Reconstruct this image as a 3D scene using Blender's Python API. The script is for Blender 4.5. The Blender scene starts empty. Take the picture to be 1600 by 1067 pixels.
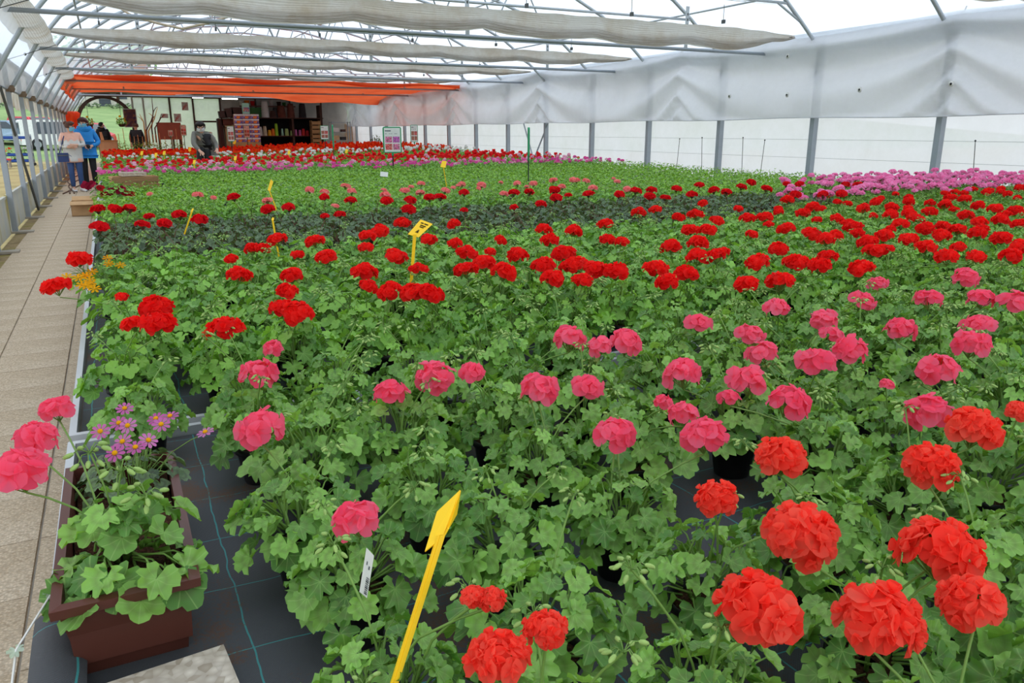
import bpy, bmesh, math, random
import numpy as np
from mathutils import Matrix, Vector, Quaternion, Euler

random.seed(7)
rng = np.random.default_rng(7)
SC = bpy.context.scene
COL = SC.collection
PI = math.pi

# ------------------------------------------------------------------ camera, sky, exposure
F, CX, CY, HC = 1200.0, 800.0, 533.5, 1.43        # focal length in pixels of the 1600 x 1067 frame, eye height
_fw = np.array([165 - CX, CY - 205, F]); _fw /= np.linalg.norm(_fw)       # greenhouse axis seen in camera axes
_up = np.array([0, F, -(CY - 205)]); _up /= np.linalg.norm(_up)
_ex = np.cross(_up, _fw)
if _ex[0] < 0: _ex = -_ex
RM = np.stack([_ex, _fw, _up])                     # rows: world x, y, z in camera axes (right, up, forward)
cam = bpy.data.cameras.new('camera'); cam.sensor_width = 36; cam.lens = F / 1600 * 36
cam.clip_end = 500; cam.clip_start = 0.02
camo = bpy.data.objects.new('camera', cam); COL.objects.link(camo)
_m = Matrix.Identity(4)
for i in range(3):
    _m[i][0] = RM[i, 0]; _m[i][1] = RM[i, 1]; _m[i][2] = -RM[i, 2]
_m[2][3] = HC
camo.matrix_world = _m
SC.camera = camo

w = bpy.data.worlds.new('overcast_sky'); SC.world = w; w.use_nodes = True
nt = w.node_tree; nt.nodes.clear()
out = nt.nodes.new('ShaderNodeOutputWorld'); bg = nt.nodes.new('ShaderNodeBackground')
tc = nt.nodes.new('ShaderNodeTexCoord'); noi = nt.nodes.new('ShaderNodeTexNoise'); rmp = nt.nodes.new('ShaderNodeValToRGB')
noi.inputs['Scale'].default_value = 2.2; noi.inputs['Detail'].default_value = 5
nt.links.new(tc.outputs['Generated'], noi.inputs['Vector']); nt.links.new(noi.outputs['Fac'], rmp.inputs['Fac'])
rmp.color_ramp.elements[0].position = .35; rmp.color_ramp.elements[0].color = (.76, .86, 1.0, 1)
rmp.color_ramp.elements[1].position = .62; rmp.color_ramp.elements[1].color = (.95, .98, 1.0, 1)
nt.links.new(rmp.outputs['Color'], bg.inputs['Color']); bg.inputs['Strength'].default_value = 1.25
nt.links.new(bg.outputs['Background'], out.inputs['Surface'])
SC.view_settings.view_transform = 'Standard'; SC.view_settings.look = 'None'
SC.view_settings.exposure = 0.47; SC.view_settings.gamma = 1
SC.view_settings.use_curve_mapping = False
SC.cycles.max_bounces = 9; SC.cycles.diffuse_bounces = 4; SC.cycles.transparent_max_bounces = 16
SC.cycles.transmission_bounces = 6; SC.cycles.glossy_bounces = 3
SC.cycles.caustics_reflective = False; SC.cycles.caustics_refractive = False

# measuring aids: where a sight line meets a plane of the greenhouse
def _ray(x, y): return RM @ np.array([x - CX, CY - y, F])
def at_z(x, y, z):
    r = _ray(x, y); t = (z - HC) / r[2]; return Vector((r[0]*t, r[1]*t, z))
def at_y(x, y, Y):
    r = _ray(x, y); t = Y / r[1]; return Vector((r[0]*t, Y, HC + r[2]*t))
def at_x(x, y, X):
    r = _ray(x, y); t = X / r[0]; return Vector((X, r[1]*t, HC + r[2]*t))
def px(P):
    c = RM.T @ (np.array(P) - [0, 0, HC])
    return (CX + F*c[0]/c[2], CY - F*c[1]/c[2], c[2])

# ------------------------------------------------------------------ materials
def srgb(r, g, b):
    f = lambda c: c/12.92 if c <= .04045 else ((c+.055)/1.055)**2.4
    return (f(r/255), f(g/255), f(b/255), 1)
class N:
    def __init__(s, name):
        s.m = bpy.data.materials.new(name); s.m.use_nodes = True
        s.t = s.m.node_tree; s.t.nodes.clear()
        s.out = s.t.nodes.new('ShaderNodeOutputMaterial')
    def n(s, typ, **kw):
        x = s.t.nodes.new('ShaderNode' + typ)
        for k, v in kw.items(): setattr(x, k, v)
        return x
    def l(s, a, b): s.t.links.new(a, b)
    def noise(s, scale, detail=3, coord='Object', rough=.5):
        c = s.n('TexCoord'); x = s.n('TexNoise'); x.inputs['Scale'].default_value = scale
        x.inputs['Detail'].default_value = detail; x.inputs['Roughness'].default_value = rough
        s.l(c.outputs[coord], x.inputs['Vector']); return x.outputs['Fac']
    def ramp(s, fac, stops):
        r = s.n('ValToRGB'); e = r.color_ramp.elements
        while len(e) < len(stops): e.new(.5)
        for i, (p, c) in enumerate(stops): e[i].position = p; e[i].color = c
        s.l(fac, r.inputs['Fac']); return r.outputs['Color']
    def math(s, op, a, b=None, c=None):
        x = s.n('Math', operation=op)
        for i, v in enumerate((a, b, c)):
            if v is None: continue
            if isinstance(v, (int, float)): x.inputs[i].default_value = v
            else: s.l(v, x.inputs[i])
        return x.outputs[0]
    def mix(s, fac, a, b, mode='MIX'):
        x = s.n('MixRGB', blend_type=mode)
        for k, v in (('Fac', fac), ('Color1', a), ('Color2', b)):
            if isinstance(v, (int, float, tuple)): x.inputs[k].default_value = v
            else: s.l(v, x.inputs[k])
        return x.outputs['Color']
    def bsdf(s, col, rough=.6, spec=.3, metal=0):
        b = s.n('BsdfPrincipled')
        if isinstance(col, tuple): b.inputs['Base Color'].default_value = col
        else: s.l(col, b.inputs['Base Color'])
        b.inputs['Roughness'].default_value = rough; b.inputs['Specular IOR Level'].default_value = spec
        b.inputs['Metallic'].default_value = metal
        return b
    def bump(s, b, h, strength=.3, dist=.01):
        x = s.n('Bump'); x.inputs['Strength'].default_value = strength; x.inputs['Distance'].default_value = dist
        s.l(h, x.inputs['Height']); s.l(x.outputs['Normal'], b.inputs['Normal'])
    def done(s, sh): s.l(sh, s.out.inputs['Surface']); return s.m

def plain(name, col, rough=.6, spec=.3, metal=0, var=.12, scale=12, bump=0):
    k = N(name); c2 = tuple(x*(1-var*2) for x in col[:3]) + (1,)
    c = k.ramp(k.noise(scale, 4), [(.3, c2), (.7, col)])
    b = k.bsdf(c, rough, spec, metal)
    if bump: k.bump(b, k.noise(scale*6, 3), bump, .004)
    return k.done(b.outputs[0])

def translucent(k, b, col, amt):
    t = k.n('BsdfTranslucent')
    if isinstance(col, tuple): t.inputs['Color'].default_value = col
    else: k.l(col, t.inputs['Color'])
    m = k.n('MixShader'); m.inputs['Fac'].default_value = amt
    k.l(b.outputs[0], m.inputs[1]); k.l(t.outputs[0], m.inputs[2])
    return m.outputs[0]

def leaf_material(name, lo, hi, vein, zone=None, zamt=.0, spec=.35):
    k = N(name)
    oi = k.n('ObjectInfo'); at = k.n('Attribute', attribute_name='rnd')
    r = k.math('FRACT', k.math('ADD', oi.outputs['Random'], at.outputs['Fac']))
    base = k.ramp(r, [(0, lo), (.75, hi), (1, tuple(x*1.25 for x in hi[:3]) + (1,))])
    uv = k.n('UVMap'); sx = k.n('SeparateXYZ'); k.l(uv.outputs['UV'], sx.inputs[0])
    x, y = sx.outputs[0], sx.outputs[1]
    ang = k.math('ARCTAN2', x, y)
    rad = k.math('SQRT', k.math('ADD', k.math('MULTIPLY', x, x), k.math('MULTIPLY', y, y)))
    ph = k.math('SUBTRACT', k.math('FRACT', k.math('ADD', k.math('DIVIDE', ang, .75), .5)), .5)
    dist = k.math('MULTIPLY', k.math('ABSOLUTE', ph), rad)
    vm = k.math('SUBTRACT', 1, k.math('MULTIPLY', dist, 22)); vm = k.math('MAXIMUM', vm, 0)
    vm = k.math('MULTIPLY', vm, .5)
    col = k.mix(vm, base, vein)
    if zone:
        zr = k.math('SUBTRACT', 1, k.math('MULTIPLY', k.math('ABSOLUTE', k.math('SUBTRACT', rad, .42)), 5))
        zr = k.math('MULTIPLY', k.math('MAXIMUM', zr, 0), zamt)
        col = k.mix(zr, col, zone)
    b = k.bsdf(col, .42, .5)
    k.bump(b, k.math('ADD', k.math('MULTIPLY', vm, -.8), k.noise(90, 2)), .35, .002)
    tcol = k.mix(1.0, col, (1.25, 1.2, .55, 1), 'MULTIPLY')
    return k.done(translucent(k, b, tcol, .3))

def petal_material(name, lo, hi, core=None):
    k = N(name)
    oi = k.n('ObjectInfo'); at = k.n('Attribute', attribute_name='rnd')
    r = k.math('FRACT', k.math('ADD', oi.outputs['Random'], at.outputs['Fac']))
    col = k.ramp(r, [(0, lo), (1, hi)])
    if core:
        uv = k.n('UVMap'); sx = k.n('SeparateXYZ'); k.l(uv.outputs['UV'], sx.inputs[0])
        cm = k.math('MAXIMUM', k.math('SUBTRACT', .75, k.math('MULTIPLY', sx.outputs[1], 2.4)), 0)
        col = k.mix(cm, col, core)
    b = k.bsdf(col, .55, .12)
    return k.done(translucent(k, b, col, .54))

M = {}
M['leaf'] = leaf_material('geranium_leaf', srgb(84, 136, 56), srgb(140, 188, 88), srgb(172, 208, 122), srgb(104, 112, 66), .35)
M['leaf_red'] = leaf_material('bushy_leaf', srgb(80, 134, 48), srgb(136, 188, 76), srgb(162, 206, 106))
M['leaf_dark'] = leaf_material('dark_leaf', srgb(62, 88, 58), srgb(106, 134, 90), srgb(122, 148, 102), srgb(58, 60, 48), .5)
M['leaf_fresh'] = leaf_material('seedling_leaf', srgb(88, 146, 40), srgb(142, 190, 66), srgb(160, 206, 84))
M['stem'] = plain('green_stem', srgb(116, 152, 70), .5, .3)
M['stem_dark'] = plain('reddish_stem', srgb(112, 78, 60), .5, .3)
M['bud'] = plain('green_bud', srgb(156, 186, 104), .6, .2, scale=80)
M['coral'] = petal_material('coral_petal', srgb(255, 70, 54), srgb(255, 104, 84), srgb(255, 56, 44))
M['pink'] = petal_material('pink_petal', srgb(255, 88, 124), srgb(255, 120, 150), srgb(255, 62, 88))
M['red'] = petal_material('red_petal', srgb(240, 24, 24), srgb(255, 48, 40))
M['crimson'] = petal_material('crimson_petal', srgb(222, 12, 26), srgb(244, 24, 32))
M['salmon'] = petal_material('salmon_petal', srgb(252, 136, 136), srgb(255, 166, 158))
M['lightpink'] = petal_material('light_pink_petal', srgb(255, 140, 200), srgb(255, 182, 222), srgb(255, 116, 176))
M['magenta'] = petal_material('magenta_petal', srgb(236, 82, 176), srgb(252, 130, 200))
M['whitepink'] = petal_material('white_pink_petal', srgb(250, 190, 215), srgb(255, 220, 235), srgb(235, 100, 160))
M['scarlet'] = petal_material('scarlet_petal', srgb(236, 28, 44), srgb(250, 50, 50))
M['orange'] = petal_material('orange_petal', srgb(255, 76, 24), srgb(255, 116, 52))
M['whitep'] = petal_material('white_petal', srgb(240, 240, 235), srgb(252, 252, 250))
M['burgundy'] = petal_material('burgundy_petal', srgb(120, 12, 40), srgb(176, 30, 66))
M['yellowp'] = petal_material('yellow_petal', srgb(250, 160, 10), srgb(255, 186, 20))
M['lilac'] = petal_material('lilac_petal', srgb(225, 110, 190), srgb(240, 150, 215))
M['eye'] = plain('yellow_eye', srgb(235, 165, 20), .8, .1)
M['pot'] = plain('black_pot_plastic', srgb(30, 31, 33), .42, .4)
M['terracotta'] = plain('brown_planter_plastic', srgb(88, 48, 38), .42, .35, var=.05)
M['white_plastic'] = plain('white_plastic', srgb(225, 224, 218), .45, .35, var=.04)
M['yellow_plastic'] = plain('yellow_tag_plastic', srgb(252, 205, 28), .4, .35, var=.03)
M['ink'] = plain('dark_print_ink', srgb(70, 62, 30), .7, .1)
M['inkgrey'] = plain('grey_print_ink', srgb(60, 66, 74), .7, .1)
M['galv'] = plain('galvanised_steel', srgb(158, 166, 174), .42, .5, .25, var=.06, scale=6)
M['galvlight'] = plain('pale_galvanised_tube', srgb(188, 194, 198), .42, .5, .2, var=.05, scale=5)
M['alu'] = plain('aluminium_rim', srgb(206, 209, 212), .36, .5, .35, var=.05, scale=5)
M['rust'] = plain('rusty_clamp', srgb(138, 118, 98), .7, .2, scale=40)
M['wire'] = plain('thin_wire', srgb(96, 98, 98), .6, .2)
M['concrete'] = plain('pale_concrete', srgb(176, 168, 156), .9, .1, scale=9, bump=.3)
M['wood'] = plain('brown_board', srgb(86, 50, 38), .6, .25, scale=7)
M['woodlight'] = plain('pale_wood', srgb(186, 146, 96), .7, .2, scale=9)
M['bamboo'] = plain('bamboo_cane', srgb(206, 170, 112), .6, .2, scale=20)
M['card'] = plain('cardboard', srgb(206, 168, 126), .85, .1, var=.07, scale=8)
M['carddark'] = plain('cardboard_edge', srgb(150, 108, 72), .85, .1, var=.1, scale=30)  # darker brown painted as the shade in gaps between stacked trays
M['dark'] = plain('dark_void', srgb(28, 26, 26), .8, .1)
M['green_frame'] = plain('green_sign_plastic', srgb(22, 150, 96), .4, .35, var=.04)
M['sign_black'] = plain('black_post_metal', srgb(40, 44, 46), .5, .3)
M['hose'] = plain('dark_rubber_hose', srgb(110, 84, 66), .6, .25)
M['pipehose'] = plain('beige_hose', srgb(206, 188, 164), .5, .3)
M['skin'] = plain('skin', srgb(216, 168, 144), .5, .3, var=.03)
M['tile_plaster'] = plain('white_plaster', srgb(214, 210, 202), .9, .1, scale=2)

def soil_mat():
    k = N('potting_soil')
    c = k.ramp(k.noise(160, 5, rough=.7), [(.3, srgb(34, 24, 18)), (.55, srgb(84, 58, 42)), (.75, srgb(120, 88, 64))])
    b = k.bsdf(c, .95, .1); k.bump(b, k.noise(220, 4), 1.0, .01)
    return k.done(b.outputs[0])
M['soil'] = soil_mat()

def fabric_mat():       # woven ground fabric with thin teal guide threads and spilled soil
    k = N('black_ground_fabric')
    tcn = k.n('TexCoord'); sp = k.n('SeparateXYZ'); k.l(tcn.outputs['Object'], sp.inputs[0])
    nz = k.math('MULTIPLY', k.noise(6, 2), .03)
    masks = []
    for s in (0, 1):
        f = k.math('ABSOLUTE', k.math('SUBTRACT', k.math('FRACT', k.math('DIVIDE', k.math('ADD', sp.outputs[s], nz), .24 if s else .30)), .5))
        masks.append(k.math('LESS_THAN', f, .006))
    mask = k.math('MAXIMUM', masks[0], masks[1])
    weave = k.math('MULTIPLY', k.math('SINE', k.math('MULTIPLY', sp.outputs[0], 1400)), k.math('SINE', k.math('MULTIPLY', sp.outputs[1], 1400)))
    base = k.mix(k.math('MULTIPLY_ADD', weave, .5, .5), srgb(50, 52, 55), srgb(84, 86, 90))
    soil = k.ramp(k.math('ADD', k.math('MULTIPLY', k.noise(5, 3), .7), k.math('MULTIPLY', k.noise(120, 3), .3)), [(.56, (0, 0, 0, 1)), (.64, (1, 1, 1, 1))])
    c = k.mix(k.math('MULTIPLY', mask, .75), base, srgb(60, 150, 150))
    c = k.mix(k.math('MULTIPLY', soil, .85), c, srgb(92, 64, 48))
    b = k.bsdf(c, .6, .3); k.bump(b, weave, .25, .001)
    return k.done(b.outputs[0])
M['fabric'] = fabric_mat()

def aggregate(name, a, b_, c_, scale=75):    # washed pebble concrete
    k = N(name); tcn = k.n('TexCoord'); v = k.n('TexVoronoi'); v.inputs['Scale'].default_value = scale
    k.l(tcn.outputs['Object'], v.inputs['Vector'])
    ss = k.n('SeparateColor'); k.l(v.outputs['Color'], ss.inputs[0])
    peb = k.ramp(ss.outputs[0], [(0, a), (.5, b_), (1, c_)])
    gap = k.math('SMOOTH_MIN', k.math('MULTIPLY', v.outputs['Distance'], 1.6), 1, .2)
    col = k.mix(k.math('MULTIPLY', gap, .5), peb, srgb(142, 128, 112))
    wear = k.ramp(k.noise(1.3, 4, 'Object'), [(.35, (.86, .83, .78, 1)), (.65, (1, 1, 1, 1))])
    col = k.mix(1.0, col, wear, 'MULTIPLY')
    b = k.bsdf(col, .8, .2); k.bump(b, v.outputs['Distance'], -.5, .004)
    return k.done(b.outputs[0])
M['slab'] = aggregate('washed_aggregate_paving', srgb(222, 202, 174), srgb(238, 220, 194), srgb(200, 178, 150), 110)
M['slab2'] = aggregate('pebble_slab', srgb(196, 188, 176), srgb(222, 214, 200), srgb(168, 158, 142), 55)

def dirt_mat():
    k = N('mossy_dirt')
    c = k.ramp(k.noise(3.0, 6, rough=.65), [(.3, srgb(112, 96, 66)), (.5, srgb(160, 140, 106)), (.62, srgb(134, 124, 66)), (.75, srgb(186, 170, 140))])
    b = k.bsdf(c, .95, .1); k.bump(b, k.noise(60, 4), .6, .01)
    return k.done(b.outputs[0])
M['dirt'] = dirt_mat()

def meadow_mat():
    k = N('meadow_grass')
    tcn = k.n('TexCoord'); sp = k.n('SeparateXYZ'); k.l(tcn.outputs['Object'], sp.inputs[0])
    g = k.ramp(k.noise(.35, 6, rough=.7), [(.3, srgb(112, 140, 92)), (.55, srgb(140, 166, 112)), (.75, srgb(160, 174, 122))])
    yard = k.ramp(k.noise(.8, 6, rough=.7), [(.3, srgb(144, 132, 88)), (.55, srgb(180, 166, 122)), (.75, srgb(166, 158, 104))])
    f = k.ramp(k.math('ADD', sp.outputs[1], k.math('MULTIPLY', k.noise(.5, 3), 5)), [(0, (0, 0, 0, 1)), (1, (1, 1, 1, 1))])
    t = k.math('MULTIPLY', k.math('SUBTRACT', k.math('ADD', sp.outputs[1], k.math('MULTIPLY', k.noise(.5, 3), 6)), 47), .5)
    t = k.math('MINIMUM', k.math('MAXIMUM', t, 0), 1)
    c = k.mix(t, yard, g)
    b = k.bsdf(c, .95, .05)
    return k.done(b.outputs[0])
M['meadow'] = meadow_mat()

def film_mat(name, col, transp, transl, stain=0, tint=None):
    k = N(name)
    c = col
    if stain:
        c = k.ramp(k.noise(2.2, 5, rough=.65), [(.42, col), (.75, stain)])
    d = k.bsdf(c, .35, .3)
    t = k.n('BsdfTranslucent')
    if isinstance(c, tuple): t.inputs['Color'].default_value = c
    else: k.l(c, t.inputs['Color'])
    m = k.n('MixShader'); m.inputs['Fac'].default_value = transl
    k.l(d.outputs[0], m.inputs[1]); k.l(t.outputs[0], m.inputs[2])
    tr = k.n('BsdfTransparent'); tr.inputs['Color'].default_value = tint or (1, 1, 1, 1)
    m2 = k.n('MixShader')
    wr = k.ramp(k.noise(1.6, 5, rough=.7), [(.3, (transp-.06,)*3 + (1,)), (.7, (transp+.06,)*3 + (1,))])
    k.l(wr, m2.inputs['Fac']); k.l(m.outputs[0], m2.inputs[1]); k.l(tr.outputs[0], m2.inputs[2])
    return k.done(m2.outputs[0])
M['roof_film'] = film_mat('roof_polyethylene_film', (.80, .86, .93, 1), .42, .70, 0, (.90, .95, 1, 1))
M['wall_film'] = film_mat('wall_polyethylene_film', (.82, .85, .91, 1), .06, .74)
M['curtain'] = film_mat('milky_plastic_curtain', (.80, .81, .84, 1), .12, .40)
M['left_film'] = film_mat('stained_side_film', (.72, .69, .64, 1), .07, .42, srgb(170, 140, 108))
M['end_film'] = film_mat('end_wall_film', (.84, .88, .82, 1), .42, .6)
M['left_roof_film'] = M['roof_film']

def shade_mat():
    k = N('beige_shade_cloth')
    tcn = k.n('TexCoord'); sp = k.n('SeparateXYZ'); k.l(tcn.outputs['UV'], sp.inputs[0])
    wv = k.math('SINE', k.math('MULTIPLY', sp.outputs[1], 180))
    c = k.mix(k.math('MULTIPLY_ADD', wv, .5, .5), srgb(208, 203, 193), srgb(234, 230, 222))
    st = k.ramp(k.noise(1.5, 5, rough=.7), [(.4, (1, 1, 1, 1)), (.75, srgb(222, 208, 188))])
    c = k.mix(1.0, c, st, 'MULTIPLY')
    b = k.bsdf(c, .8, .15)
    return k.done(translucent(k, b, c, .6))
M['shade'] = shade_mat()
def orange_mat():
    k = N('orange_awning_cloth')
    c = k.ramp(k.noise(.9, 4), [(.3, srgb(230, 88, 46)), (.7, srgb(248, 116, 68))])
    b = k.bsdf(c, .8, .15)
    return k.done(translucent(k, b, c, .66))
M['awning'] = orange_mat()

def sill_mat():
    k = N('weathered_sill_panel')
    tcn = k.n('TexCoord'); mp = k.n('Mapping'); mp.inputs['Scale'].default_value = (1, .8, .25)
    k.l(tcn.outputs['Object'], mp.inputs['Vector']); nz = k.n('TexNoise'); nz.inputs['Scale'].default_value = 3; nz.inputs['Detail'].default_value = 6
    k.l(mp.outputs[0], nz.inputs['Vector'])
    c = k.ramp(nz.outputs['Fac'], [(.35, srgb(196, 198, 194)), (.56, srgb(206, 204, 190)), (.68, srgb(178, 164, 88)), (.8, srgb(150, 140, 60))])
    b = k.bsdf(c, .6, .3)
    return k.done(translucent(k, b, c, .25))
M['sill'] = sill_mat()

def print_mat(name, cols, scale=60):
    k = N(name)
    tcn = k.n('TexCoord'); v = k.n('TexVoronoi'); v.inputs['Scale'].default_value = scale
    k.l(tcn.outputs['Object'], v.inputs['Vector'])
    ss = k.n('SeparateColor'); k.l(v.outputs['Color'], ss.inputs[0])
    c = k.ramp(ss.outputs[0], [(i/(len(cols)-1), q) for i, q in enumerate(cols)])
    return k.done(k.bsdf(c, .5, .3).outputs[0])
M['photo_pink'] = print_mat('pink_flower_photo', [srgb(120, 60, 70), srgb(226, 96, 150), srgb(240, 150, 190), srgb(90, 110, 70)])
M['photo_red'] = print_mat('red_flower_photo', [srgb(110, 40, 40), srgb(220, 70, 70), srgb(236, 130, 130), srgb(90, 104, 70)])
M['photo_magenta'] = print_mat('magenta_flower_photo', [srgb(110, 60, 100), srgb(226, 100, 190), srgb(200, 120, 200), srgb(80, 100, 70)])
M['photo_brown'] = print_mat('brown_plant_photo', [srgb(120, 70, 60), srgb(176, 116, 90), srgb(200, 110, 100), srgb(96, 96, 66)])
M['packprint'] = print_mat('seed_box_print', [srgb(64, 72, 150), srgb(220, 120, 50), srgb(120, 120, 190), srgb(230, 200, 150)], 14)
M['poster'] = print_mat('dim_flower_poster', [srgb(70, 44, 80), srgb(110, 60, 60), srgb(150, 90, 70), srgb(60, 44, 66)], 9)
M['notice'] = print_mat('red_white_notice', [srgb(236, 206, 200), srgb(230, 220, 214), srgb(214, 90, 80), srgb(236, 214, 208)], 9)
def emit_mat(name, col, s):
    k = N(name); e = k.n('Emission'); e.inputs['Color'].default_value = col; e.inputs['Strength'].default_value = s
    return k.done(e.outputs[0])
M['tube'] = emit_mat('fluorescent_tube', (1, .97, .92, 1), 5)
for nm, c in dict(pot_brown=(112, 58, 44), pot_dkbrown=(78, 48, 40), pot_black=(52, 44, 44), pot_white=(226, 214, 206), pot_cream=(222, 204, 170), pot_yellow=(248, 176, 30), pot_orange=(244, 120, 30),
                  pot_lime=(160, 206, 50), pot_mint=(170, 214, 190), pot_pale=(176, 200, 120), pot_pink=(206, 104, 160), pot_red=(206, 40, 40), pot_dkred=(160, 26, 30), pot_green=(64, 120, 54),
                  jeans=(58, 82, 128), black_cloth=(34, 33, 36), blue_jacket=(38, 138, 214), grey_knit=(122, 120, 112), cardigan_pink=(236, 180, 160), cardigan_grey=(206, 204, 200),
                  navy_bag=(50, 66, 112), mask_blue=(120, 190, 220), mask_white=(238, 238, 240), hair_brown=(92, 58, 48), hair_auburn=(78, 36, 36), hair_dark=(34, 26, 26), shoe_white=(232, 230, 230),
                  car_white=(236, 238, 240), car_red=(214, 40, 60), car_blue=(150, 176, 204), car_glass=(60, 72, 84), tyre=(34, 34, 36), blue_tray=(48, 84, 170), orange_cloth=(232, 92, 40), amber_cloth=(232, 130, 24),
                  parasol_orange=(252, 78, 24), crate_wood=(176, 132, 84), table_red=(158, 76, 54), hedge=(70, 112, 52), tree_a=(110, 150, 76), grey_boot=(120, 118, 116), beige_panel=(206, 180, 152), roof_tile=(150, 120, 104), brown_steel=(96, 72, 62)).items():
    M[nm] = plain(nm, srgb(*c), .55 if 'car' not in nm else .25, .3 if 'car' not in nm else .5, var=.06)

# ------------------------------------------------------------------ mesh helpers
class G:
    """triangles with material slot, uv and a random value per vertex"""
    def __init__(s): s.V, s.F, s.M, s.U, s.R = [], [], [], [], []; s.n = 0
    def add(s, V, Fc, m=0, U=None, r=0.):
        V = np.asarray(V, float).reshape(-1, 3); Fc = np.asarray(Fc, int).reshape(-1, 3)
        s.V.append(V); s.F.append(Fc + s.n); s.M.append(np.full(len(Fc), m) if np.isscalar(m) else np.asarray(m))
        s.U.append(np.zeros((len(V), 2)) if U is None else np.asarray(U, float))
        s.R.append(np.full(len(V), r) if np.isscalar(r) else np.asarray(r)); s.n += len(V)
    def arr(s):
        return np.concatenate(s.V), np.concatenate(s.F), np.concatenate(s.M), np.concatenate(s.U), np.concatenate(s.R)
    def put(s, g, mat=None, m=None, r=None):
        V, Fc, Mi, U, R = g.arr() if isinstance(g, G) else g
        if mat is not None:
            A = np.array(mat); V = V @ A[:3, :3].T + A[:3, 3]
        s.add(V, Fc, Mi if m is None else m, U, R if r is None else R + r)
    def mesh(s, name, mats, smooth=True):
        V, Fc, Mi, U, R = s.arr(); me = bpy.data.meshes.new(name)
        me.vertices.add(len(V)); me.vertices.foreach_set('co', V.astype(np.float32).ravel())
        me.loops.add(len(Fc)*3); me.loops.foreach_set('vertex_index', Fc.astype(np.int32).ravel())
        me.polygons.add(len(Fc)); me.polygons.foreach_set('loop_start', np.arange(0, len(Fc)*3, 3, dtype=np.int32))
        for q in mats: me.materials.append(M[q] if isinstance(q, str) else q)
        me.polygons.foreach_set('material_index', Mi.astype(np.int32))
        me.polygons.foreach_set('use_smooth', np.full(len(Fc), smooth, dtype=bool))
        if np.any(U):
            ul = me.uv_layers.new(name='UVMap'); ul.data.foreach_set('uv', U[Fc.ravel()].astype(np.float32).ravel())
        if np.any(R):
            a = me.attributes.new('rnd', 'FLOAT', 'POINT'); a.data.foreach_set('value', R.astype(np.float32))
        me.update(calc_edges=True); me.validate()
        return me
    # shapes
    def box(s, lo, hi, m=0, mat=None):
        x0, y0, z0 = lo; x1, y1, z1 = hi
        V = np.array([(x, y, z) for z in (z0, z1) for y in (y0, y1) for x in (x0, x1)], float)
        if mat is not None:
            A = np.array(mat); V = V @ A[:3, :3].T + A[:3, 3]
        q = [(0, 2, 3, 1), (4, 5, 7, 6), (0, 1, 5, 4), (2, 6, 7, 3), (0, 4, 6, 2), (1, 3, 7, 5)]
        for f in q:
            s.add(V[list(f)], [(0, 1, 2), (0, 2, 3)], m)
        return s
    def tube(s, pts, r, n=6, m=0, cap=True):
        P = np.array([tuple(p) for p in pts], float); k = len(P)
        rr = np.full(k, r) if np.isscalar(r) else np.asarray(r, float)
        T = np.gradient(P, axis=0); T /= np.maximum(np.linalg.norm(T, axis=1), 1e-9)[:, None]
        ref = np.array([0, 0, 1.]) if abs(T[0][2]) < .9 else np.array([1., 0, 0])
        V = []
        for i in range(k):
            a = np.cross(T[i], ref); a /= max(np.linalg.norm(a), 1e-9); b = np.cross(T[i], a)
            for j in range(n):
                t = 2*PI*j/n; V.append(P[i] + rr[i]*(a*math.cos(t) + b*math.sin(t)))
        Fc = []
        for i in range(k-1):
            for j in range(n):
                a0, a1 = i*n+j, i*n+(j+1) % n; Fc += [(a0, a0+n, a1), (a1, a0+n, a1+n)]
        if cap:
            for j in range(1, n-1): Fc += [(0, j, j+1), ((k-1)*n, (k-1)*n+j+1, (k-1)*n+j)]
        s.add(V, Fc, m); return s
    def lathe(s, prof, n=20, m=0, c=(0, 0, 0)):
        V = []; Fc = []
        for (r, z) in prof:
            for j in range(n):
                t = 2*PI*j/n; V.append((c[0]+r*math.cos(t), c[1]+r*math.sin(t), c[2]+z))
        for i in range(len(prof)-1):
            for j in range(n):
                a0, a1 = i*n+j, i*n+(j+1) % n; Fc += [(a0, a1, a0+n), (a1, a1+n, a0+n)]
        s.add(V, Fc, m); return s
    def grid(s, P, m=0, uv=None):
        P = np.asarray(P, float); a, b = P.shape[:2]; Fc = []
        for i in range(a-1):
            for j in range(b-1):
                o = i*b+j; Fc += [(o, o+1, o+b), (o+1, o+b+1, o+b)]
        if uv is None:
            uu, vv = np.meshgrid(np.linspace(0, 1, a), np.linspace(0, 1, b), indexing='ij'); uv = np.stack([uu, vv], -1)
        s.add(P.reshape(-1, 3), Fc, m, np.asarray(uv).reshape(-1, 2)); return s
    def quad3(s, pts, thick, m=0):
        """a plate with four corners and a real thickness"""
        P = np.array([tuple(p) for p in pts], float); nrm = np.cross(P[1]-P[0], P[3]-P[0]); nrm /= np.linalg.norm(nrm)
        A = P + nrm*thick/2; B = P - nrm*thick/2; V = np.concatenate([A, B])
        for f in ((0, 1, 2, 3), (7, 6, 5, 4), (0, 4, 5, 1), (1, 5, 6, 2), (2, 6, 7, 3), (3, 7, 4, 0)):
            s.add(V[list(f)], [(0, 1, 2), (0, 2, 3)], m)
        return s
    def ball(s, c, r, n=8, k=6, m=0, sz=(1, 1, 1)):
        V = []; Fc = []
        for i in range(k+1):
            p = PI*i/k
            for j in range(n):
                t = 2*PI*j/n; V.append((c[0]+r*sz[0]*math.sin(p)*math.cos(t), c[1]+r*sz[1]*math.sin(p)*math.sin(t), c[2]+r*sz[2]*math.cos(p)))
        for i in range(k):
            for j in range(n):
                a0, a1 = i*n+j, i*n+(j+1) % n; Fc += [(a0, a0+n, a1), (a1, a0+n, a1+n)]
        s.add(V, Fc, m); return s

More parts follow.
